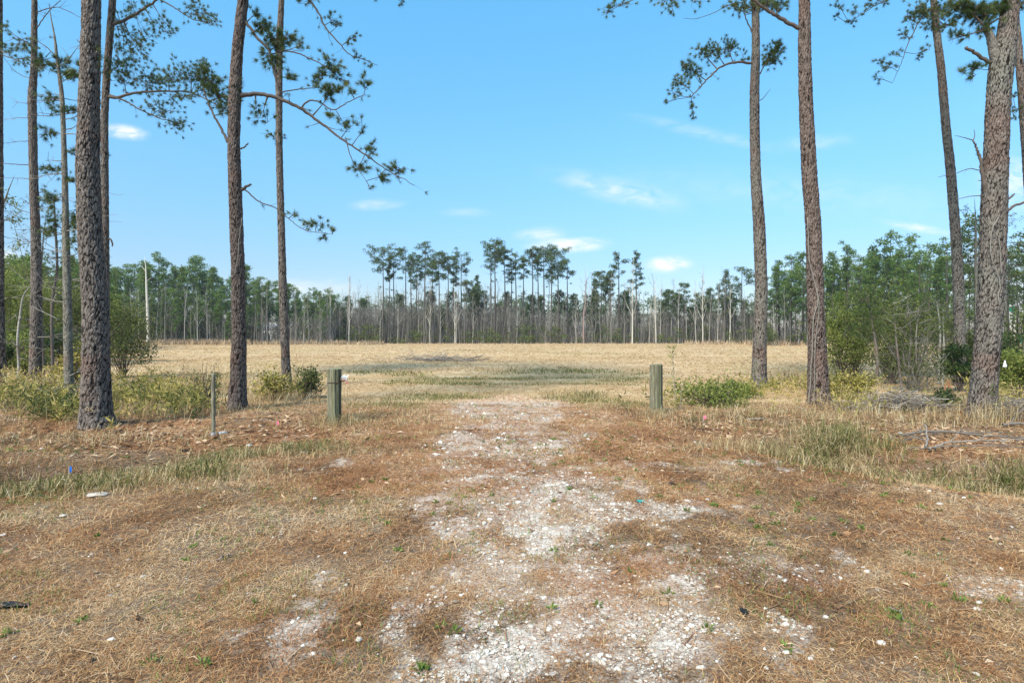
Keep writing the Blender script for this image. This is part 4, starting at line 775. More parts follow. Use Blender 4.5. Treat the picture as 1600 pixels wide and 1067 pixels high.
# young growth, slim and dead twigs at left
dead_twigs(rC, lC, YC, C_, 90, 620, 40, 18, 66)
for k in range(11):
    py = 100 + k * 27 + rng.uniform(-8, 8); sg = 1 if k % 2 else -1; x0 = np.interp(py, [p[1] for p in C_], [p[0] for p in C_]); L = rng.uniform(16, 34) * sg
    limb(rC, lC, [(x0, py), (x0 + L * .6, py - 4), (x0 + L, py - rng.uniform(-6, 12))], YC, .012, .004, [(x0 + L, py - 4, 10, 7, 6), (x0 + L * .6, py - 2, 8, 6, 4)], twigs=3, tl=.3)
dead_twigs(rB, lB, YB, B_, 60, 560, 20, 20, 80)
limb(rC, lC, [(88, 90), (70, 72), (40, 60), (14, 88)], YC, .014, .004, [(70, 90, 14, 12, 10), (40, 70, 16, 12, 8)], twigs=5)
limb(rC, lC, [(95, 130), (118, 116), (140, 112)], YC, .012, .004, [(120, 118, 16, 8, 12), (100, 100, 10, 10, 10), (85, 105, 10, 8, 7)])
limb(rC, lC, [(97, 170), (82, 178), (60, 176)], YC, .01, .004, [(84, 168, 10, 8, 8)])
limb(rC, lC, [(102, 360), (118, 340), (120, 320), (130, 318)], YC, .014, .005, [(125, 330, 10, 14, 12), (118, 355, 12, 10, 12), (88, 350, 12, 10, 12), (112, 380, 10, 8, 6)])
limb(rB, lB, [(52, 90), (20, 92), (-10, 80)], YB, .022, .006, [(15, 85, 20, 10, 12), (0, 70, 14, 10, 10), (30, 95, 12, 6, 6)], twigs=6)
limb(rB, lB, [(52, 258), (25, 257), (-10, 254)], YB, .02, .008, twigs=2, dead=True)
limb(rB, lB, [(57, 20), (90, 12), (130, 30)], YB, .02, .006, twigs=8, tl=.5, dead=True)
limb(rB, lB, [(57, 45), (75, 20), (95, 0)], YB, .02, .008, twigs=6, tl=.5, dead=True)
limb(rB, lB, [(58, 300), (75, 303), (85, 312)], YB, .018, .006, [(80, 318, 10, 10, 10)], twigs=3)
limb(rE, lE, [(168, 372), (174, 376), (176, 385)], YE, .04, .02, name='branch_stub')
limb(rE, lE, [(165, 300), (185, 305), (195, 302)], YE, .008, .003, name='dead_branch', matn='deadlimb')
limb(rE, lE, [(165, 347), (180, 346), (192, 348)], YE, .008, .003, name='dead_branch', matn='deadlimb')
# branches, right group
limb(rH, lH, [(1174, 99), (1150, 98), (1128, 104), (1110, 120), (1094, 136), (1080, 152)], YH, .045, .015, [(1118, 78, 16, 14, 26), (1140, 75, 14, 14, 22), (1100, 85, 12, 12, 16), (1080, 108, 16, 12, 24), (1063, 130, 14, 12, 22), (1055, 148, 12, 8, 10), (1085, 118, 10, 8, 10), (1083, 165, 6, 12, 9), (1084, 182, 5, 6, 4), (1042, 158, 6, 6, 4), (1160, 90, 10, 8, 9), (1092, 75, 14, 10, 8), (1068, 102, 8, 8, 8)], twigs=6)
limb(rH, lH, [(1186, 118), (1193, 105), (1202, 92), (1212, 72)], YH, .025, .01, [(1208, 82, 14, 14, 40), (1200, 96, 12, 10, 22), (1218, 72, 8, 12, 14)])
limb(rH, lH, [(1190, 156), (1197, 148), (1204, 140)], YH, .014, .006, name='branch_stub')
limb(rH, lH, [(1175, 50), (1168, 36), (1162, 20)], YH, .025, .015, [(1160, 12, 22, 10, 34), (1190, 8, 20, 10, 34), (1212, 8, 14, 12, 18), (1145, 8, 12, 8, 10)])
limb(rH, lH, [(1166, 4), (1140, 8), (1112, 22), (1085, 30), (1068, 29)], YH, .014, .004, twigs=2, dead=True)
limb(rI, lI, [(1252, 46), (1235, 38), (1212, 24), (1190, 10), (1170, -6)], YI, .05, .035, [(1218, 10, 14, 10, 12), (1200, 2, 16, 8, 12)])
limb(rH, lH, [(1172, -30), (1100, -20), (1040, -10), (985, 2), (940, 25)], YH, .035, .005, [(968, 6, 16, 7, 12), (950, 16, 12, 6, 10), (1050, 6, 18, 9, 14), (1035, 2, 14, 8, 8), (1085, 5, 12, 12, 8), (1052, 20, 5, 8, 5)])
limb(rJ, lJ, [(1460, 10), (1440, 28), (1428, 50), (1418, 70), (1408, 100), (1394, 130)], YJ, .03, .005, [(1436, 15, 16, 14, 26), (1422, 30, 12, 12, 16), (1415, 55, 8, 10, 10), (1384, 105, 14, 8, 14), (1378, 96, 8, 6, 7), (1370, 122, 5, 8, 4), (1400, 85, 12, 5, 6)])
limb(rJ, lJ, [(1413, 82), (1430, 84), (1450, 78)], YJ, .01, .004, [(1445, 78, 10, 6, 8), (1438, 90, 8, 5, 5)])
limb(rJ, lJ, [(1463, 30), (1475, 38), (1490, 40)], YJ, .025, .01, [(1470, 18, 20, 14, 44), (1485, 38, 16, 10, 22), (1455, 40, 14, 10, 22), (1448, 22, 12, 12, 20)])
limb(rJ, lJ, [(1460, -20), (1400, -4), (1370, 8), (1345, 24), (1322, 36)], YJ, .025, .004, [(1340, 20, 14, 10, 10), (1312, 10, 14, 10, 9), (1330, 34, 8, 6, 6), (1375, 2, 14, 6, 10), (1306, 24, 10, 4, 5), (1358, 10, 10, 6, 6)])
limb(rK, lK, [(1561, 110), (1553, 78), (1547, 58), (1540, 42)], YK, .13, .05, [(1540, 22, 22, 14, 34), (1515, 20, 22, 12, 30), (1560, 12, 20, 10, 22), (1500, 8, 20, 10, 22), (1535, 45, 16, 8, 12), (1585, 8, 20, 10, 16)], name='fork', matn='bark_grey')
limb(rK, lK, [(1545, 97), (1528, 86), (1509, 74)], YK, .04, .028, name='branch_stub')
limb(rK, lK, [(1545, 110), (1525, 108), (1500, 112)], YK, .008, .004, [(1525, 106, 14, 4, 9), (1503, 110, 5, 4, 4), (1520, 120, 6, 4, 3)])
limb(rK, lK, [(1540, 48), (1510, 55), (1482, 64)], YK, .012, .005, [(1500, 55, 16, 6, 8)], twigs=3)
limb(rK, lK, [(1541, 300), (1536, 275), (1532, 250), (1526, 232), (1519, 219)], YK, .055, .012, twigs=3, tl=.2, dead=True, name='dead_branch')
limb(rK, lK, [(1519, 219), (1505, 215), (1492, 212)], YK, .01, .004, dead=True, name='dead_branch')
limb(rK, lK, [(1520, 221), (1523, 212), (1522, 202)], YK, .01, .004, dead=True, name='dead_branch')
limb(rK, lK, [(1535, 267), (1515, 264), (1494, 271), (1466, 277)], YK, .012, .004, twigs=2, tl=.2, dead=True, name='dead_branch')
limb(rK, lK, [(1538, 306), (1515, 307), (1495, 312)], YK, .012, .005, dead=True, name='dead_branch')
limb(rK, lK, [(1570, 313), (1578, 309), (1586, 303)], YK, .035, .012, dead=True, name='branch_stub')
limb(rK, lK, [(1570, 332), (1585, 322), (1612, 312)], YK, .03, .02, dead=True, name='dead_branch')
limb(rL, lL, [(1592, 148), (1582, 152), (1574, 150)], YL, .015, .006, [(1580, 150, 10, 4, 12), (1588, 172, 12, 4, 9), (1584, 185, 10, 4, 5)])
def vine(root, loc, pts, Yd, rad, r=.02):
    mb = MB(); P, rr = smooth_path([at(px, py, Yd - rad) for px, py in pts], [r] * len(pts), len(pts) * 6); P[:, 0] += rng.normal(0, .004, len(P)); tube(mb, P, rr, 6, .8); mb.build('vine', M['deadlimb'], root, True, loc)
vine(rI, lI, [(1264, 628), (1268, 570), (1271, 500), (1278, 470), (1270, 430), (1264, 400), (1262, 340)], YI, .205, .010)
vine(rI, lI, [(1272, 628), (1274, 540), (1280, 480), (1276, 450)], YI, .212, .008)
vine(rK, lK, [(1560, 470), (1562, 440), (1556, 420), (1548, 395), (1550, 360), (1560, 340)], YK, .255, .009)
vine(rK, lK, [(1536, 340), (1545, 352), (1556, 365), (1562, 380), (1564, 430)], YK, .255, .008)
vine(rF, lF, [(378, 340), (374, 370), (372, 400), (366, 430)], YF, .158, .009)
# tag on the thick left trunk and white tag on the thick right trunk
def plate(root, loc, px, py, w, h, Yd, off, matn, name, tri=False):
    c = at(px, py, Yd); c[1] = Yd - off; mb = MB(); a, b = w / 2 / F * Yd, h / 2 / F * Yd
    pts = [[-a, 0, -b], [a, 0, -b], [a * (.25 if tri else 1), 0, b], [-a * (.1 if tri else 1), 0, b]]; v = [np.array(p) + c for p in pts] + [np.array(p) + c + np.array([0, .006, 0]) for p in pts]
    mb.add(v, None, [[0, 1, 2, 3], [4, 7, 6, 5], [0, 4, 5, 1], [1, 5, 6, 2], [2, 6, 7, 3], [3, 7, 4, 0]]); return mb.build(name, M[matn], root, False, loc)
plate(rK, lK, 1553, 567, 6.5, 10, YK, .25, 'white', 'tag', True)
# pale number painted on the thick left trunk: two small glyphs
def glyph(root, loc, strokes, Yd, off):
    mb = MB()
    for s in strokes:
        P = np.array([[at(px, py, Yd)[0], Yd - off, at(px, py, Yd)[2]] for px, py in s]); tube(mb, P, .006, 5, .5)
    return mb.build('painted_number', M['tagpaint'], root, True, loc)
M['tagpaint'] = plain('pale_paint', (.40, .31, .19), .9, .2)
glyph(rD, lD, [[(157, 637), (153, 638), (152, 635), (154, 633.5), (157, 634), (157.5, 637), (157, 640)], [(160, 634), (164, 633.5)], [(160, 634), (160, 637), (163, 637), (164, 639.5), (160, 640.5)]], YD, .268)

# ------------------------------------------------------------------ small left and right trees, bushes
def sapling(label, pts, base_py, barkn, clusters, seed, dead=(0, 0, 0), Yd=None, needles=True, leafm='gleaf', cat='young tree', group=None, name='sapling'):
    bpx = max(pts, key=lambda p: p[1])[0]; g0 = gnd(bpx, base_py) if Yd is None else np.array([(bpx - CX) / F * Yd, Yd, float(H((bpx - CX) / F * Yd, Yd))])
    root = thing(name, label, cat, g0, group); Yd = g0[1]; pts = sorted(pts, key=lambda p: -p[1]); C = [at(px, py, Yd) for px, py, w in pts]; C[0][2] = g0[2] - .05
    for q in range(1, len(C)): C[q] = C[q] + np.array([rng.normal(0, .035), rng.normal(0, .05), 0])
    P, rr = smooth_path(C, [w / 2.6 / F * Yd for _, _, w in pts[:-1]] + [.004], 24); mb = MB(); tube(mb, P, rr, 10, .5, True)
    mb.e = [np.full(mb.n, .4)]; tk = mb.build('trunk', M[barkn], root, True, g0)
    cr_, br = MB(), MB(); sc = Yd / F
    for cx, cy, rx, ry, n in clusters:
        c = at(cx, cy, Yd); f = int(np.argmin(np.linalg.norm(P - (c - np.array([0, 0, .3 * rx * sc])), axis=1))); tube(br, np.array([P[f], (P[f] + c) / 2 + rng.normal(0, .04, 3), c]), np.array([rr[f] * .5 + .003, .008, .004]), 4, .4, False)
        E = c + rng.normal(0, .5, (n, 3)) * np.array([rx * sc, rx * sc, ry * sc])
        for q in range(n):
            d = norm((E[q] - c + np.array([0, 0, .05]))[None])[0]
            if q % 3 == 0: tube(br, np.array([c, E[q]]), np.array([.005, .003]), 3, .4, False)
            if needles: tuft(cr_, E[q], d, .15, 30, rng.uniform(.3, .8))
            else: m_ = 9; leaves(cr_, E[q] + rng.normal(0, .06, (m_, 3)), rand_dirs(m_, .2), rng.uniform(.05, .11, m_), rng.uniform(.02, .045, m_), np.clip(rng.normal(.5, .25, m_), 0, 1))
    if br.n: br.build('branch', M['limb'], root, True, g0)
    if cr_.n: cr_.build('crown', M['needle' if needles else leafm], root, False, g0)
    if dead[2]: dead_twigs(root, g0, Yd, sorted(pts, key=lambda p: p[1]), dead[0], dead[1], dead[2], 10, 40)
    return root
sapling('white barked crooked sapling left of the slim dark pine', [(46, 446, 2), (38, 462, 3), (33, 490, 4), (31, 530, 4.6), (28, 570, 5), (27, 602, 6)], 606, 'bark_white', [(14, 320, 22, 14, 16), (20, 385, 18, 12, 10)], 1, (455, 560, 12), needles=False, leafm='bleaf')
sapling('slender young pine between the two dark left trunks, leafy halfway up', [(84, 300, 3), (86, 350, 4), (85, 420, 5), (84, 480, 5.5), (83, 600, 6)], 600, 'bark', [(78, 310, 16, 16, 22), (90, 340, 18, 14, 24), (74, 355, 14, 12, 14), (96, 378, 16, 12, 16), (70, 400, 16, 14, 12), (90, 420, 16, 12, 14), (105, 400, 12, 10, 10)], 2, (400, 560, 10))
sapling('thin leaning twiggy sapling at the left photo edge', [(22, 275, 2.5), (12, 310, 3), (2, 350, 3.5), (-6, 600, 6)], 604, 'bark_pale', [(6, 312, 10, 14, 10), (18, 345, 14, 8, 8), (24, 340, 10, 8, 6)], 3, (300, 480, 8), needles=False, leafm='bleaf')
sapling('thin dark sapling close left of the thickest left trunk', [(70, 330, 2), (66, 420, 3.5), (68, 520, 4), (70, 600, 4.5)], 602, 'bark', [(62, 400, 14, 12, 8), (76, 430, 14, 10, 8)], 4, (420, 560, 8))
# right saplings
sapling('young pine with soft green needles and thin dark stem in the right thicket', [(1352, 455, 2), (1362, 500, 4), (1366, 560, 5), (1370, 602, 6)], 604, 'bark', [(1350, 470, 14, 16, 34), (1346, 492, 20, 14, 44), (1360, 515, 22, 14, 40), (1340, 515, 16, 12, 26), (1372, 495, 16, 12, 22)], 11)
R_S = [('grey twiggy sapling left of the slim leaning pine', [(1466, 470, 2), (1467, 520, 3.5), (1466, 600, 4.5)], 'bark_white', 14), ('pale thin stem, rightmost of the pair of bare right saplings', [(1474, 500, 2), (1473, 545, 3.5), (1472, 604, 4)], 'bark_white', 6), ('dark bent sapling in the right thicket', [(1395, 480, 2), (1400, 540, 3.5), (1410, 612, 5.5)], 'bark', 8), ('thin dark sapling in the middle of the right thicket', [(1418, 470, 2), (1420, 530, 3), (1418, 608, 4.5)], 'bark', 10), ('brownish bare sapling right of the middle of the right thicket', [(1438, 480, 2), (1434, 540, 3.5), (1436, 610, 5)], 'bark_pale', 12), ('short bare sapling beside the orange bark strip', [(1452, 500, 2), (1450, 560, 3), (1449, 606, 4)], 'bark_pale', 8)]
for lab, pts, bk, nd_ in R_S:
    x0 = pts[0][0]; sapling(lab, pts, pts[-1][1], bk, [(x0 - 8, 500, 14, 14, 9), (x0 + 8, 520, 14, 12, 9), (x0 - 4, 545, 16, 12, 7)], 12, (470, 590, nd_), needles=False, leafm='gleaf')
sapling('slim grey tree right behind the thick forked trunk', [(1570, 330, 4), (1571, 420, 5), (1572, 560, 6)], 0, 'bark_grey', [(1585, 345, 18, 10, 12), (1592, 380, 16, 12, 14), (1580, 400, 14, 10, 8), (1590, 430, 14, 10, 8)], 20, (340, 540, 10), Yd=24, needles=False)
sapling('open young tree just left of the thick forked trunk', [(1522, 310, 2), (1524, 380, 4), (1526, 560, 6)], 0, 'bark_pale', [(1518, 330, 16, 10, 9), (1512, 370, 16, 12, 14), (1532, 345, 12, 10, 8), (1515, 400, 16, 12, 14), (1528, 420, 14, 12, 10), (1512, 440, 14, 10, 10)], 21, (360, 540, 10), Yd=26, needles=False)

def shrub(label, px, base_py, w, h, n, leafm, lsz, Yd=None, group=None, up=.3, stems=9, lw=.55, cat='shrub', name='shrub', lobes=9, needle=False, twig='limb'):
    g0 = gnd(px, base_py) if Yd is None else np.array([(px - CX) / F * Yd, Yd, float(H((px - CX) / F * Yd, Yd))]); Yd = g0[1]; sc = Yd / F; W_, H_2 = w * sc, h * sc
    root = thing(name, label, cat, g0, group); st, fo = MB(), MB(); per = int(n * 2.2) // lobes
    for k in range(lobes):
        a = rng.uniform(0, 6.28); u = rng.random() ** .5; c = g0 + np.array([math.cos(a) * W_ * .40 * u, math.sin(a) * W_ * .34 * u, H_2 * rng.uniform(.25, .95) * (1 - .30 * u)]); s0 = g0 + rng.normal(0, .05, 3) * np.array([1, 1, 0]); md = (s0 * .55 + c * .45) + rng.normal(0, .05, 3)
        P, rr = smooth_path([s0 - np.array([0, 0, .04]), md, c], [.014, .010, .005], 7); tube(st, P, rr, 5, rng.random())
        rad = max(.14, W_ * .20); D = rand_dirs(per, .1); E = c + rng.normal(0, .62, (per, 3)) * rad * np.array([rng.uniform(.7, 1.5), 1, rng.uniform(.5, 1.1)]); E[:, 2] = np.maximum(E[:, 2], g0[2] + .03)
        for q in range(5): j = int(rng.integers(0, per)); tube(st, np.array([c - (c - md) * rng.uniform(0, .5), E[j]]), np.array([.005, .003]), 3, rng.random(), False)
        dd = norm(D + rng.normal(0, .6, (per, 3)) + np.array([0, 0, up])); tn = np.clip(rng.normal(.5, .25, per) + rng.normal(0, .12), 0, 1)
        if needle: 
            for j in range(0, per, 8): tuft(fo, E[j], dd[j], lsz, 20, tn[j])
        else: leaves(fo, E, dd, lsz * rng.uniform(.6, 1.3, per), lsz * lw * rng.uniform(.7, 1.2, per), tn)
    for k in range(stems): e = g0 + np.array([rng.normal(0, .3) * W_, rng.normal(0, .25) * W_, H_2 * rng.uniform(.6, 1.12)]); P, rr = smooth_path([g0 + rng.normal(0, .06, 3) * np.array([1, 1, 0]), (g0 + e) / 2 + rng.normal(0, .07, 3), e], [.010, .008, .003], 6); tube(st, P, rr, 4, rng.random())
    st.build('stem', M[twig], root, True, g0)
    if n > 20: fo.build('foliage', M['needle'] if needle else M[leafm], root, False, g0)
    return root
# left shrubs
shrub('round olive evergreen bush peeking out right behind the thickest left trunk', 192, 590, 92, 128, 2300, 'gleaf', .085, lobes=24, stems=14)
shrub('dark leafy bush between the slim dark pine and the pale young pine', 82, 588, 60, 90, 1800, 'dgleaf', .10, lobes=12)
shrub('yellow green tall bush at the left photo edge', 8, 580, 70, 160, 2200, 'bleaf', .11, lobes=14)
shrub('dark green bush low at the left photo edge', 4, 600, 40, 80, 900, 'dgleaf', .09)
shrub('bright green tall bush behind the white barked sapling', 48, 570, 80, 170, 2600, 'bleaf', .13, lobes=16)
shrub('mid green tall bush between pale young pine and thickest left trunk', 122, 572, 70, 150, 2400, 'gleaf', .12, lobes=15)
shrub('broad yellow green bush behind the half hidden slim pine', 168, 566, 80, 110, 2000, 'bleaf', .13, lobes=14)
shrub('dark bare stemmed bush with upright twigs behind the thin wooden stake', 322, 634, 46, 66, 240, 'gleaf', .05, stems=14, lobes=6)
shrub('upright evergreen bush at the right foot of the slim straight pine', 480, 622, 44, 54, 620, 'gleaf', .075, lobes=14, stems=14)
shrub('yellowing weedy bush at the left foot of the slim straight pine', 425, 625, 64, 44, 320, 'yleaf', .09, lobes=10)
shrub('pale green bushy sapling highest at the left photo edge', 22, 566, 70, 190, 1500, 'bleaf', .13, lobes=22)
shrub('tall loose bush filling the gap left of the pale young pine', 72, 562, 70, 185, 1500, 'bleaf', .14, lobes=22)
shrub('tall olive bush right of the pale young pine', 120, 560, 60, 170, 1200, 'gleaf', .14, lobes=20)
shrub('pale leafy bush low between the white barked sapling and the slim dark pine', 42, 596, 60, 80, 900, 'bleaf', .10, lobes=18, stems=12)
shrub('loose leafy bush against the left foot of the thickest left trunk', 118, 606, 60, 70, 700, 'yleaf', .11, lobes=16, stems=12)
# right shrubs
shrub('tall soft green bush behind the young right pine', 1336, 592, 96, 172, 1300, 'bleaf', .10, lobes=24)
shrub('tall green bush right of the young right pine', 1384, 590, 96, 182, 1100, 'bleaf', .10, lobes=24)
shrub('loose tall bush at the middle right of the right thicket', 1432, 588, 96, 172, 800, 'bleaf', .10, lobes=22, stems=20)
shrub('yellowish tall bush left of the slim leaning pine', 1470, 586, 80, 150, 700, 'bleaf', .10, lobes=18, stems=18)
shrub('low spreading bright green bush between the right post and the grey pine', 1110, 634, 104, 36, 900, 'bleaf', .07, lobes=26, stems=16)
shrub('small low bush left of the foot of the grey right pine', 1152, 622, 44, 26, 600, 'bleaf', .06, lobes=8, stems=4)
shrub('feathery light green bush right of the vine covered pine', 1316, 598, 66, 136, 2600, 'bleaf', .075, lobes=20)
shrub('leafy yellow green bush at the foot of the young right pine', 1340, 622, 70, 46, 900, 'yleaf', .07, lobes=10)
shrub('dark olive bush in the middle of the right thicket', 1392, 600, 80, 140, 2200, 'gleaf', .08, lobes=20)
shrub('twiggy brown bush in the right thicket', 1428, 612, 90, 90, 600, 'gleaf', .06, lobes=10, stems=26, twig='deadlimb')
shrub('dark ivy like bush wrapped round the foot of the slim leaning pine', 1502, 612, 44, 86, 2200, 'dgleaf', .075, lobes=12)
shrub('small blue green seedling left of the slim leaning pine foot', 1474, 632, 32, 20, 320, 'dgleaf', .08, lobes=6, stems=3)
shrub('tall grey green brush beyond the right photo edge bush', 1586, 592, 90, 150, 1000, 'bleaf', .10, lobes=22, stems=18)
shrub('dense green bush at the right photo edge', 1590, 626, 64, 90, 2600, 'bleaf', .07, lobes=14)
shrub('dark green tall bush behind the thick forked trunk', 1566, 600, 70, 90, 1900, 'dgleaf', .09, lobes=12)
shrub('mid green bush between slim leaning pine and thick forked trunk', 1520, 596, 50, 90, 1300, 'gleaf', .08, lobes=10)
shrub('pale weedy bush at the foot of the vine covered pine', 1292, 632, 50, 36, 420, 'yleaf', .07, lobes=8)
shrub('faded tall palm like weed in front of the thick forked trunk', 1534, 648, 26, 70, 160, 'yleaf', .16, lobes=4, stems=4, lw=.16, up=1.2)
# cane behind the right post
def cane(label, px, base_py, top_py, n, seed_lean=0):
    g0 = gnd(px, base_py); Yd = g0[1]; root = thing('cane_plant', label, 'cane plant', g0); st, fo = MB(), MB(); P, rr = smooth_path([g0, at(px + seed_lean * .5, (base_py + top_py) / 2, Yd), at(px + seed_lean, top_py, Yd)], [.010, .008, .003], 12); tube(st, P, rr, 5, .8)
    f = rng.integers(4, 12, n); D = rand_dirs(n, .25); leaves(fo, P[f], D, rng.uniform(.10, .2, n), .02, np.clip(rng.normal(.5, .25, n), 0, 1)); st.build('stem', M['deadlimb'], root, True, g0); fo.build('foliage', M['bleaf'], root, False, g0)
cane('tall leafy cane stalk right behind the split right post', 1056, 636, 545, 26, -6)
cane('short cane plant at the right foot of the right post', 1062, 640, 600, 16, 4)
cane('thin leafy stalk against the front of the grey right pine', 1184, 612, 565, 16, -3)
# broad yellow green undergrowth left, and weeds under the right trees: ground cover
ug = MB(); ugs = MB(); ugd = MB()
for cx, cy, rx, ry, n, h, lm in ((60, 635, 120, 26, 520, .5, 1), (30, 610, 80, 26, 330, .6, 1), (245, 625, 90, 26, 430, .5, 1), (200, 640, 60, 18, 220, .4, 1), (300, 640, 40, 20, 150, .4, 1), (110, 660, 90, 12, 220, .35, 1), (150, 600, 120, 18, 260, .6, 1), (440, 612, 80, 18, 170, .45, 1), (1100, 625, 90, 18, 220, .34, 1), (1180, 620, 60, 14, 160, .34, 1), (1230, 610, 90, 14, 240, .36, 1), (1330, 632, 70, 14, 160, .4, 1), (1420, 640, 100, 16, 110, .35, 1), (1580, 640, 40, 20, 110, .5, 1), (1290, 600, 60, 14, 120, .4, 1)):
    x, y = px_patch(cx, cy, rx, ry, n); k = rng.random(n) < .06 + .62 * sstep(.45, .58, fbm(x * 1.3, y * 1.3, 131)); x, y = x[k], y[k]; n = len(x); B0 = P3(x, y, 0); L = h * rng.uniform(.35, 1.35, n); D = rand_dirs(n, 1.9); T_ = B0 + D * L[:, None]
    spikes(ugs, B0, D, L * 1.05, .008, rng.random(n)); m_ = 11
    f = rng.uniform(.25, 1, (n, m_, 1)); C = (B0[:, None] * (1 - f) + T_[:, None] * f).reshape(-1, 3); k_ = n * m_; pt = np.repeat(np.clip(fbm(x * .7, y * .7, 133) * 1.3 - .12 + rng.normal(0, .14, n), 0, 1), m_)
    dk = np.repeat(fbm(x * 1.7, y * 1.7, 137) + rng.normal(0, .08, n) > .58, m_)
    for mb_, q in ((ug, ~dk), (ugd, dk)):
        kk = int(q.sum())
        if kk: leaves(mb_, C[q], rand_dirs(kk, .45), rng.uniform(.07, .19, kk), rng.uniform(.015, .034, kk), np.clip(pt[q] + rng.normal(0, .2, kk), 0, 1))
tag(ug.build('undergrowth', M['yleaf'], None, False), 'yellow green leafy undergrowth around the roadside tree bases', 'undergrowth', kind='stuff')
tag(ugd.build('green_undergrowth', M['gleaf'], None, False), 'darker green leafy patches in the roadside undergrowth', 'undergrowth', kind='stuff')
tag(ugs.build('undergrowth_stems', M['straw'], None, False), 'thin straw coloured stems within the roadside undergrowth', 'undergrowth', kind='stuff')

# ------------------------------------------------------------------ posts, stake, flags, sticks, stones
def post(label, px, base_py, top_py, wpx, seed, split=None, lean=0.0):
    g0 = gnd(px, base_py); Yd = g0[1]; h = CH + (HZ - top_py) / F * Yd - g0[2]; r = wpx / 2 / F * Yd; root = thing('gate_post', label, 'post', g0, 'gate posts'); sides = 72; zs = np.concatenate([np.linspace(-.2, h, 60)]); an = np.arange(sides) / sides * 2 * math.pi
    A, Z = np.meshgrid(an, zs); rad = r * (1 + .02 * np.sin(A * 2 + seed)) + .016 * (vnoise(A * 14 / 1.0, Z * 1.2 + seed, seed) - .5) + .004 * (vnoise(A * 30, Z * 6, seed + 3) - .5); ed = np.zeros_like(A)
    for ang, wd, dp in (split or []):
        gq = np.exp(-((((A - ang + math.pi) % (2 * math.pi)) - math.pi) / wd) ** 2); rad = rad - dp * gq; ed = np.maximum(ed, gq)
    V = np.stack([rad * np.cos(A) + lean * Z, rad * np.sin(A), Z], -1); V[-1, :, 2] += .022 * (vnoise(an * 2.1, an * 0 + seed, 5) - .5); n = len(zs); i = np.arange(n - 1)[:, None] * sides; j = np.arange(sides)[None]; j2 = (j + 1) % sides
    mb = MB(); mb.add(V.reshape(-1, 3), None, np.stack([i + j, i + j2, i + sides + j2, i + sides + j], -1).reshape(-1, 4), .5, ed.ravel())
    rings = [V[-1]]
    for f, dz in ((.93, .008), (.6, .012), (.25, .002)): rings.append(np.stack([V[-1, :, 0] * f + lean * h * (1 - f), V[-1, :, 1] * f, V[-1, :, 2] + dz + .01 * (vnoise(an * 3, an * 0 + f * 9, 8) - .5)], 1))
    tv = np.concatenate(rings + [np.array([[lean * h, 0, h]])]); q = []
    for k in range(3): q += [[k * sides + a, k * sides + (a + 1) % sides, (k + 1) * sides + (a + 1) % sides, (k + 1) * sides + a] for a in range(sides)]
    mb.add(tv, [[3 * sides + a, 3 * sides + (a + 1) % sides, 4 * sides] for a in range(sides)], q, .5, 0.0); mb.build('shaft', M['post'], root, True); return root, g0, r, h
rp, gp, rr_, hp = post('mossy round wooden post left of the driveway with a scrap of ribbon', 522.5, 662, 577, 20.5, 3, [(-1.0, .10, .012), (-2.2, .06, .010), (-.35, .2, .006)])
post('split grey green wooden post right of the driveway', 1025, 647, 570, 19, 8, [(-1.20, .075, .05), (-2.0, .05, .012), (-.7, .05, .012)])
# cable groove, hinge pin and ribbon on the left post
mb = MB(); a = np.linspace(0, 2 * math.pi, 40); tube(mb, np.stack([(rr_ + .006) * np.cos(a), (rr_ + .006) * np.sin(a), np.full(40, hp - .235)], 1), .007, 6, .4, False); mb.build('wire_loop', M['iron'], rp)
mb = MB(); tube(mb, np.array([[rr_ - .02, -.02, hp - .215], [rr_ + .05, -.03, hp - .21], [rr_ + .105, -.03, hp - .19]]), .013, 8); mb.build('hinge_pin', M['iron'], rp)
mb = MB(); c0 = np.array([rr_ + .06, -.04, hp - .16]); n = 16; leaves(mb, c0 + rng.normal(0, .025, (n, 3)), rand_dirs(n, .3), rng.uniform(.05, .10, n), .045, .5); mb.build('ribbon', M['white'], rp, False)
mb = MB(); n = 6; leaves(mb, c0 + np.array([.03, 0, -.05]) + rng.normal(0, .02, (n, 3)), rand_dirs(n, -.2), rng.uniform(.04, .07, n), .03, .5); mb.build('pink_ribbon', M['pink'], rp, False)
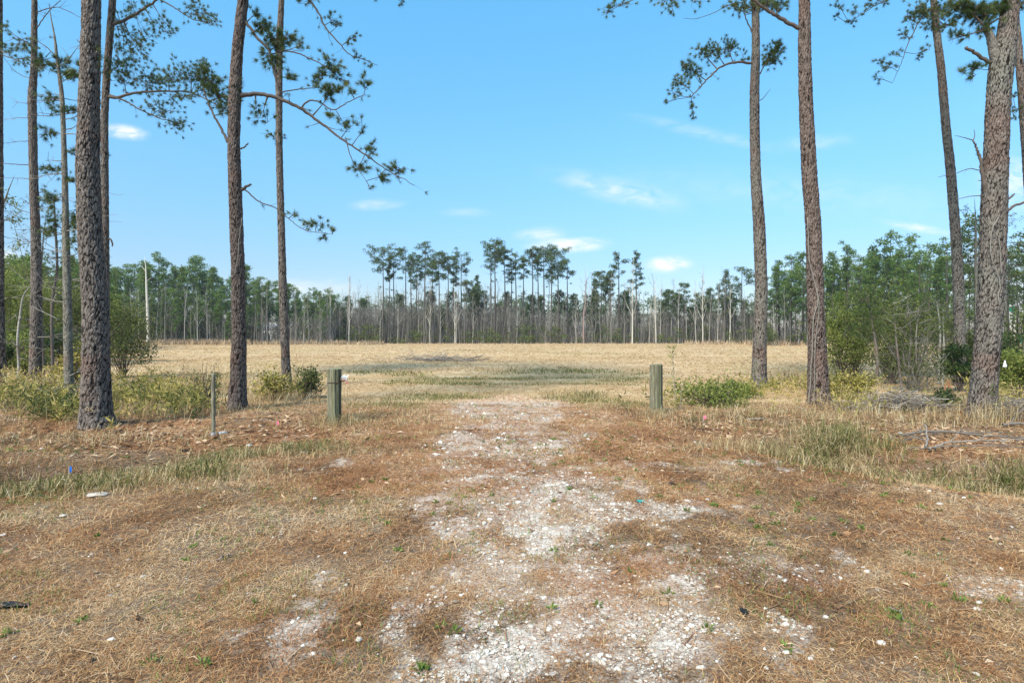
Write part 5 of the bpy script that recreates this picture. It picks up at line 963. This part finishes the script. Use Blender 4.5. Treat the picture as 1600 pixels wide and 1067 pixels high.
# thin stake
g0 = gnd(333, 680); Yd = g0[1]; rs = thing('wooden_stake', 'thin weathered wooden stake standing left of the driveway', 'stake', g0); mb = MB(); P, rr = smooth_path([g0 - [0, 0, .1], at(333.5, 640, Yd), at(333, 583, Yd)], [.031, .030, .030], 30); P[:, 0] += .003 * np.sin(np.arange(30)); tube(mb, P, rr * (1 + .06 * rng.normal(size=30)), 10, .5); mb.build('shaft', M['stake'], rs, True, g0)
mb = MB(); tube(mb, np.array([at(333, 675, Yd - .02), at(333, 682, Yd - .02)]), .045, 10); mb.build('white_collar', M['white'], rs, True, g0)
def small_stone(label, px, py, w, h, tone=.9, group='pale stones on the ground', name='stone', cat='stone', matn='stone', flat=None):
    w *= .8; h *= .65; tone = tone * .66; g0 = gnd(px, py); sc = g0[1] / F; mb = MB(); n = 14; A, Bv = np.meshgrid(np.arange(n) / n * 2 * math.pi, np.linspace(-math.pi / 2, math.pi / 2, 9)); nz_ = .75 + .5 * vnoise(A * 1.6 + px, Bv * 1.6 + py, 4) * np.cos(Bv) ** .5
    V = np.stack([np.cos(Bv) * np.cos(A) * w / 2 * sc * nz_, np.cos(Bv) * np.sin(A) * w / 2 * sc * .8 * nz_, np.sin(Bv) * (flat or h * .6) * sc * nz_ + h * .25 * sc], -1).reshape(-1, 3); i = np.arange(8)[:, None] * n; j = np.arange(n)[None]; j2 = (j + 1) % n
    mb.add(V, None, np.stack([i + j, i + j2, i + n + j2, i + n + j], -1).reshape(-1, 4), tone); o = mb.build(name, M[matn], None, True); o.location = g0; return tag(o, label, cat, group)
mb = MB(); tube(mb, np.array([gnd(341, 679) + [0, 0, .015], gnd(354, 677.5) + [0, 0, .015]]), .03, 8); tag(mb.build('pipe_piece', M['white'], None, True), 'short white plastic pipe lying right beside the stake base', 'pipe')
for a in ((152, 774, 40, 9, .75, 'broad flat grey stone at the edge of the left ditch'), (98, 806, 14, 5, .85, 'small white stone below the broad flat stone at left'), (474, 707, 10, 4, 1, 'white stone left of the driveway below the mossy post'), (1355, 895, 12, 10, .95, 'white angular stone in the right foreground, upper of two'), (1377, 1006, 16, 12, .95, 'white angular stone in the right foreground, lower of two'),
          (1530, 943, 12, 9, .95, 'white stone beside the bright gravel strip, upper one'), (1527, 953, 16, 9, .9, 'white stone beside the bright gravel strip, lower one'), (1197, 1045, 9, 9, .9, 'rounded white stone near the bottom edge right of centre'), (1290, 965, 12, 8, .85, 'pale stone left of the dark clod in the right foreground'), (1133, 952, 9, 6, .5, 'greyish pebble near the dark bird like scrap'), (1468, 788, 14, 6, .7, 'flat pale stone on the dry grass at right'), (832, 1046, 12, 9, 1, 'white stone at the bottom edge near the centre'), (1073, 783, 16, 5, .95, 'flat white stone on the gravel right of the teal scrap'), (1266, 1030, 11, 8, .9, 'pale stone near the bottom right of centre'), (830, 980, 12, 8, 1, 'white stone in the gravel above the bottom edge')):
    small_stone(a[5], *a[:5])
small_stone('dark clod of earth in the right foreground', 1336, 956, 18, 8, .0, None, 'earth_clod', 'clod', 'limb')
small_stone('orange brown clod of leaf at the bottom edge right of centre', 1018, 1034, 12, 8, .3, None, 'dead_leaf', 'leaf', 'rust')
small_stone('pinkish brown dead leaf lying flat at the bottom edge', 1338, 1056, 14, 4, .7, None, 'dead_leaf', 'leaf', 'rust')
def scrap(label, px, py, w, h, matn, name, cat):
    g0 = gnd(px, py); sc = g0[1] / F; mb = MB(); n = 10; u = np.linspace(0, 1, n); top = []; 
    A, Bv = np.meshgrid(u, np.linspace(0, 1, 5)); V = np.stack([(A - .5) * w * sc, (Bv - .5) * h * 2.2 * sc, .004 + (h * .5 * sc) * vnoise(A * 4 + px, Bv * 3, 3)], -1); V[..., 1] *= (1 - .7 * np.abs(A - .5)); i = np.arange(4)[:, None] * n; j = np.arange(n - 1)[None]
    q = np.stack([i + j, i + j + 1, i + n + j + 1, i + n + j], -1).reshape(-1, 4); W2 = V.reshape(-1, 3) - [0, 0, .006]; mb.add(V.reshape(-1, 3), None, q); mb.add(W2, None, q[:, ::-1]); o = mb.build(name, M[matn], None, True); o.location = g0; return tag(o, label, cat)
scrap('crumpled teal plastic scrap on the gravel right of centre', 1001, 784, 12, 5, 'teal', 'plastic_scrap', 'litter')
scrap('black rubber strip lying at the left photo edge', 14, 948, 56, 10, 'black', 'rubber_strip', 'litter')
scrap('dark grey torn scrap on the gravel in the right foreground', 1162, 957, 10, 10, 'black', 'torn_scrap', 'litter')
scrap('dark scrap on the dry grass above the teal scrap', 1051, 757, 10, 5, 'black', 'torn_scrap', 'litter')
scrap('white crumpled paper in the field weeds left of centre', 730, 590, 9, 3, 'white', 'paper_scrap', 'litter')
def flag(label, px, base_py, top_py, matn, w=7, h=8):
    g0 = gnd(px, base_py); Yd = g0[1]; r = thing('marker_flag', label, 'marker flag', g0, 'small utility marker flags'); mb = MB(); tp = at(px, top_py, Yd); tube(mb, np.array([g0, tp]), .003, 5); mb.build('wire_stem', M['wire'], r, True, g0)
    sc = Yd / F; mb = MB(); u = np.linspace(0, 1, 7); fx = np.stack([tp[0] + u * w * sc, tp[1] + .012 * np.sin(u * 5), np.full(7, tp[2])], 1); lo = fx - np.array([0, 0, h * sc]); lo[:, 2] -= .01 * u; V = np.concatenate([fx, lo, fx + [0, .003, 0], lo + [0, .003, 0]]); q = []
    for k in range(6): q += [[k, k + 1, 8 + k, 7 + k], [14 + k, 21 + k, 22 + k, 15 + k]]
    q += [[0, 7, 21, 14], [6, 20, 27, 13]]; mb.add(V, None, q); mb.build('flag', M[matn], r, True, g0)
flag('small blue marker flag in the left ditch grass', 108, 742, 729, 'blue', 5, 8); flag('small blue marker flag in the right ditch grass', 1398, 735, 719, 'blue', 6, 9); flag('white torn marker flag right of the blue one in the right ditch', 1412, 737, 714, 'white', 12, 10)
flag('small pink marker flag in the litter left of the mossy post', 432, 670, 658, 'pink', 4, 5); flag('small pink marker flag in the dry grass right of the right post', 1099, 662, 649, 'pink', 4, 5)
# fallen branches right
def fallen(label, pts, r0, r1, tone, twigs=4, group='fallen branches by the right ditch', lift=.05, matn='stick'):
    P = []; 
    for px, py, up in pts: p = gnd(px, py); p[2] += up + lift; P.append(p)
    P, rr = smooth_path(P, np.linspace(r0 * .65, r1 * .65, len(P)), len(P) * 7); tone *= .7; mb = MB(); P[1:-1] += rng.normal(0, .006, (len(P) - 2, 3)); tube(mb, P, rr, 8, tone)
    for k in range(twigs): f = int(rng.integers(3, len(P) - 1)); L = rng.uniform(.15, .5); d = norm((P[f] - P[f - 2])[None])[0] + rng.normal(0, .5, 3); d[2] = abs(d[2]) * .4; tube(mb, np.array([P[f], P[f] + d * L * .5, P[f] + d * L]), np.array([.6, .45, .15]) * rr[f], 5, tone)
    return tag(mb.build('fallen_branch', M[matn], None, True), label, 'fallen branch', group)
fallen('long grey fallen branch, uppermost of the bundle by the right ditch', [(1408, 690, .05), (1460, 687, .08), (1530, 691, .06), (1610, 694, .03)], .035, .02, .35)
fallen('pale curved fallen branch crossing the front of the right bundle', [(1452, 708, 0), (1480, 700, .03), (1530, 699, .05), (1600, 694, .02)], .022, .012, .9)
fallen('short forked pale branch standing up from the right bundle', [(1446, 704, 0), (1449, 696, .05), (1445, 690, .22)], .022, .014, .85, 2)
fallen('thin grey branch along the bottom of the right bundle', [(1420, 706, 0), (1470, 706, .02), (1540, 703, .02), (1605, 706, .02)], .014, .008, .5, 6)
fallen('thin brown branch at the left end of the right bundle', [(1405, 697, 0), (1440, 690, .05), (1490, 688, .06)], .014, .008, .4, 5)
fallen('grey log lying right of the foot of the thick forked trunk', [(1566, 668, 0), (1600, 668, .02), (1650, 672, .02)], .035, .03, .6, 2, None)
fallen('leaning grey branch behind the thick forked trunk foot', [(1560, 634, .1), (1600, 626, .15), (1640, 630, .1)], .03, .02, .6, 4, None)
fallen('short pale stick on the dry grass right of the pink flag', [(1168, 657, 0), (1185, 657, .01), (1193, 656, .01)], .03, .02, .95, 0, None, .02)
fallen('thin curved white twig in the right foreground', [(1388, 952, .0), (1405, 960, .01), (1412, 972, 0)], .005, .003, .95, 0, None, .015)
fallen('small pale stick in the left foreground', [(338, 878, 0), (352, 873, .01), (362, 870, 0)], .008, .005, .9, 1, None, .015)
fallen('thin pale stick lying left of the mossy post', [(402, 660, 0), (418, 659, .01), (430, 659, 0)], .012, .008, .9, 0, None, .02)
fallen('grey stick beside the foot of the evergreen bush left of the post', [(462, 631, 0), (478, 626, .05), (492, 622, .1)], .02, .012, .6, 1, None, .02)
def brush(label, px, py, w, h, n, seed, matn='stick', r=.0075, cat='brush pile'):
    g0 = gnd(px, py); sc = g0[1] / F; mb = MB()
    for k in range(n):
        c = g0 + np.array([rng.normal(0, .30) * w * sc, rng.normal(0, .25) * w * sc * .5, 0]); hh = h * sc * max(.05, 1 - (abs(c[0] - g0[0]) / (w * sc * .62)) ** 2); c[2] = g0[2] + rng.uniform(.02, 1) * hh; a = rng.normal(0, .5) + (math.pi if rng.random() < .5 else 0); L = w * sc * rng.uniform(.10, .36) * (1.5 if rng.random() < .12 else 1); d = np.array([math.cos(a), math.sin(a) * .6, rng.normal(.08, .36)])
        p0, p1 = c - d * L * .5, c + d * L * .5; p0[2] = max(p0[2], g0[2] + .01); p1[2] = max(p1[2], g0[2] + .01); P, rr = smooth_path([p0, c + rng.normal(0, .10, 3) * L, p1], [r * rng.uniform(.6, 1.3), r * .8, r * .3], 6); tube(mb, P, rr, 4, rng.random())
    return tag(mb.build('brush_pile', M[matn], None, True, g0), label, cat)
brush('tangled pile of bare grey branches in front of the right thicket', 1408, 642, 150, 27, 420, 1)
brush('low pile of brushwood right of the foot of the thick forked trunk', 1590, 655, 70, 32, 220, 2)
brush('low flat heap of dead sticks lying out in the field', 690, 563.5, 125, 3, 200, 3, 'stick', .016)
# orange strip of peeling bark by the right thicket
mb = MB(); g0 = gnd(1482, 630); Yd = g0[1]
for dx in (-5, 0, 4): P, rr = smooth_path([at(1482 + dx, 628, Yd), at(1481 + dx, 610, Yd), at(1483 + dx * .6, 592, Yd)], [.022, .018, .006], 8); P += rng.normal(0, .012, P.shape); tube(mb, P, rr, 6)
tag(mb.build('rotten_stump', M['orange'], None, True, g0), 'rotten orange brown stump splinter left of the slim leaning pine', 'stump')

# ------------------------------------------------------------------ thin haze of the winter air
m = bpy.data.materials.new('air'); m.use_nodes = True; t = m.node_tree
for n in list(t.nodes): t.nodes.remove(n)
v = mk(t, 'ShaderNodeVolumePrincipled'); v.inputs['Density'].default_value = .0003; v.inputs['Color'].default_value = (.94, .97, 1, 1); v.inputs['Anisotropy'].default_value = .2
o_ = mk(t, 'ShaderNodeOutputMaterial'); t.links.new(v.outputs[0], o_.inputs['Volume'])
hb = MB(); vv = [[x, y, z] for z in (-2.0, 34.0) for y in (-40.0, 320.0) for x in (-300.0, 300.0)]; hb.add(vv, None, [[0, 2, 3, 1], [4, 5, 7, 6], [0, 1, 5, 4], [2, 6, 7, 3], [0, 4, 6, 2], [1, 3, 7, 5]])
hb.build('haze', m, None, False)['kind'] = 'stuff'
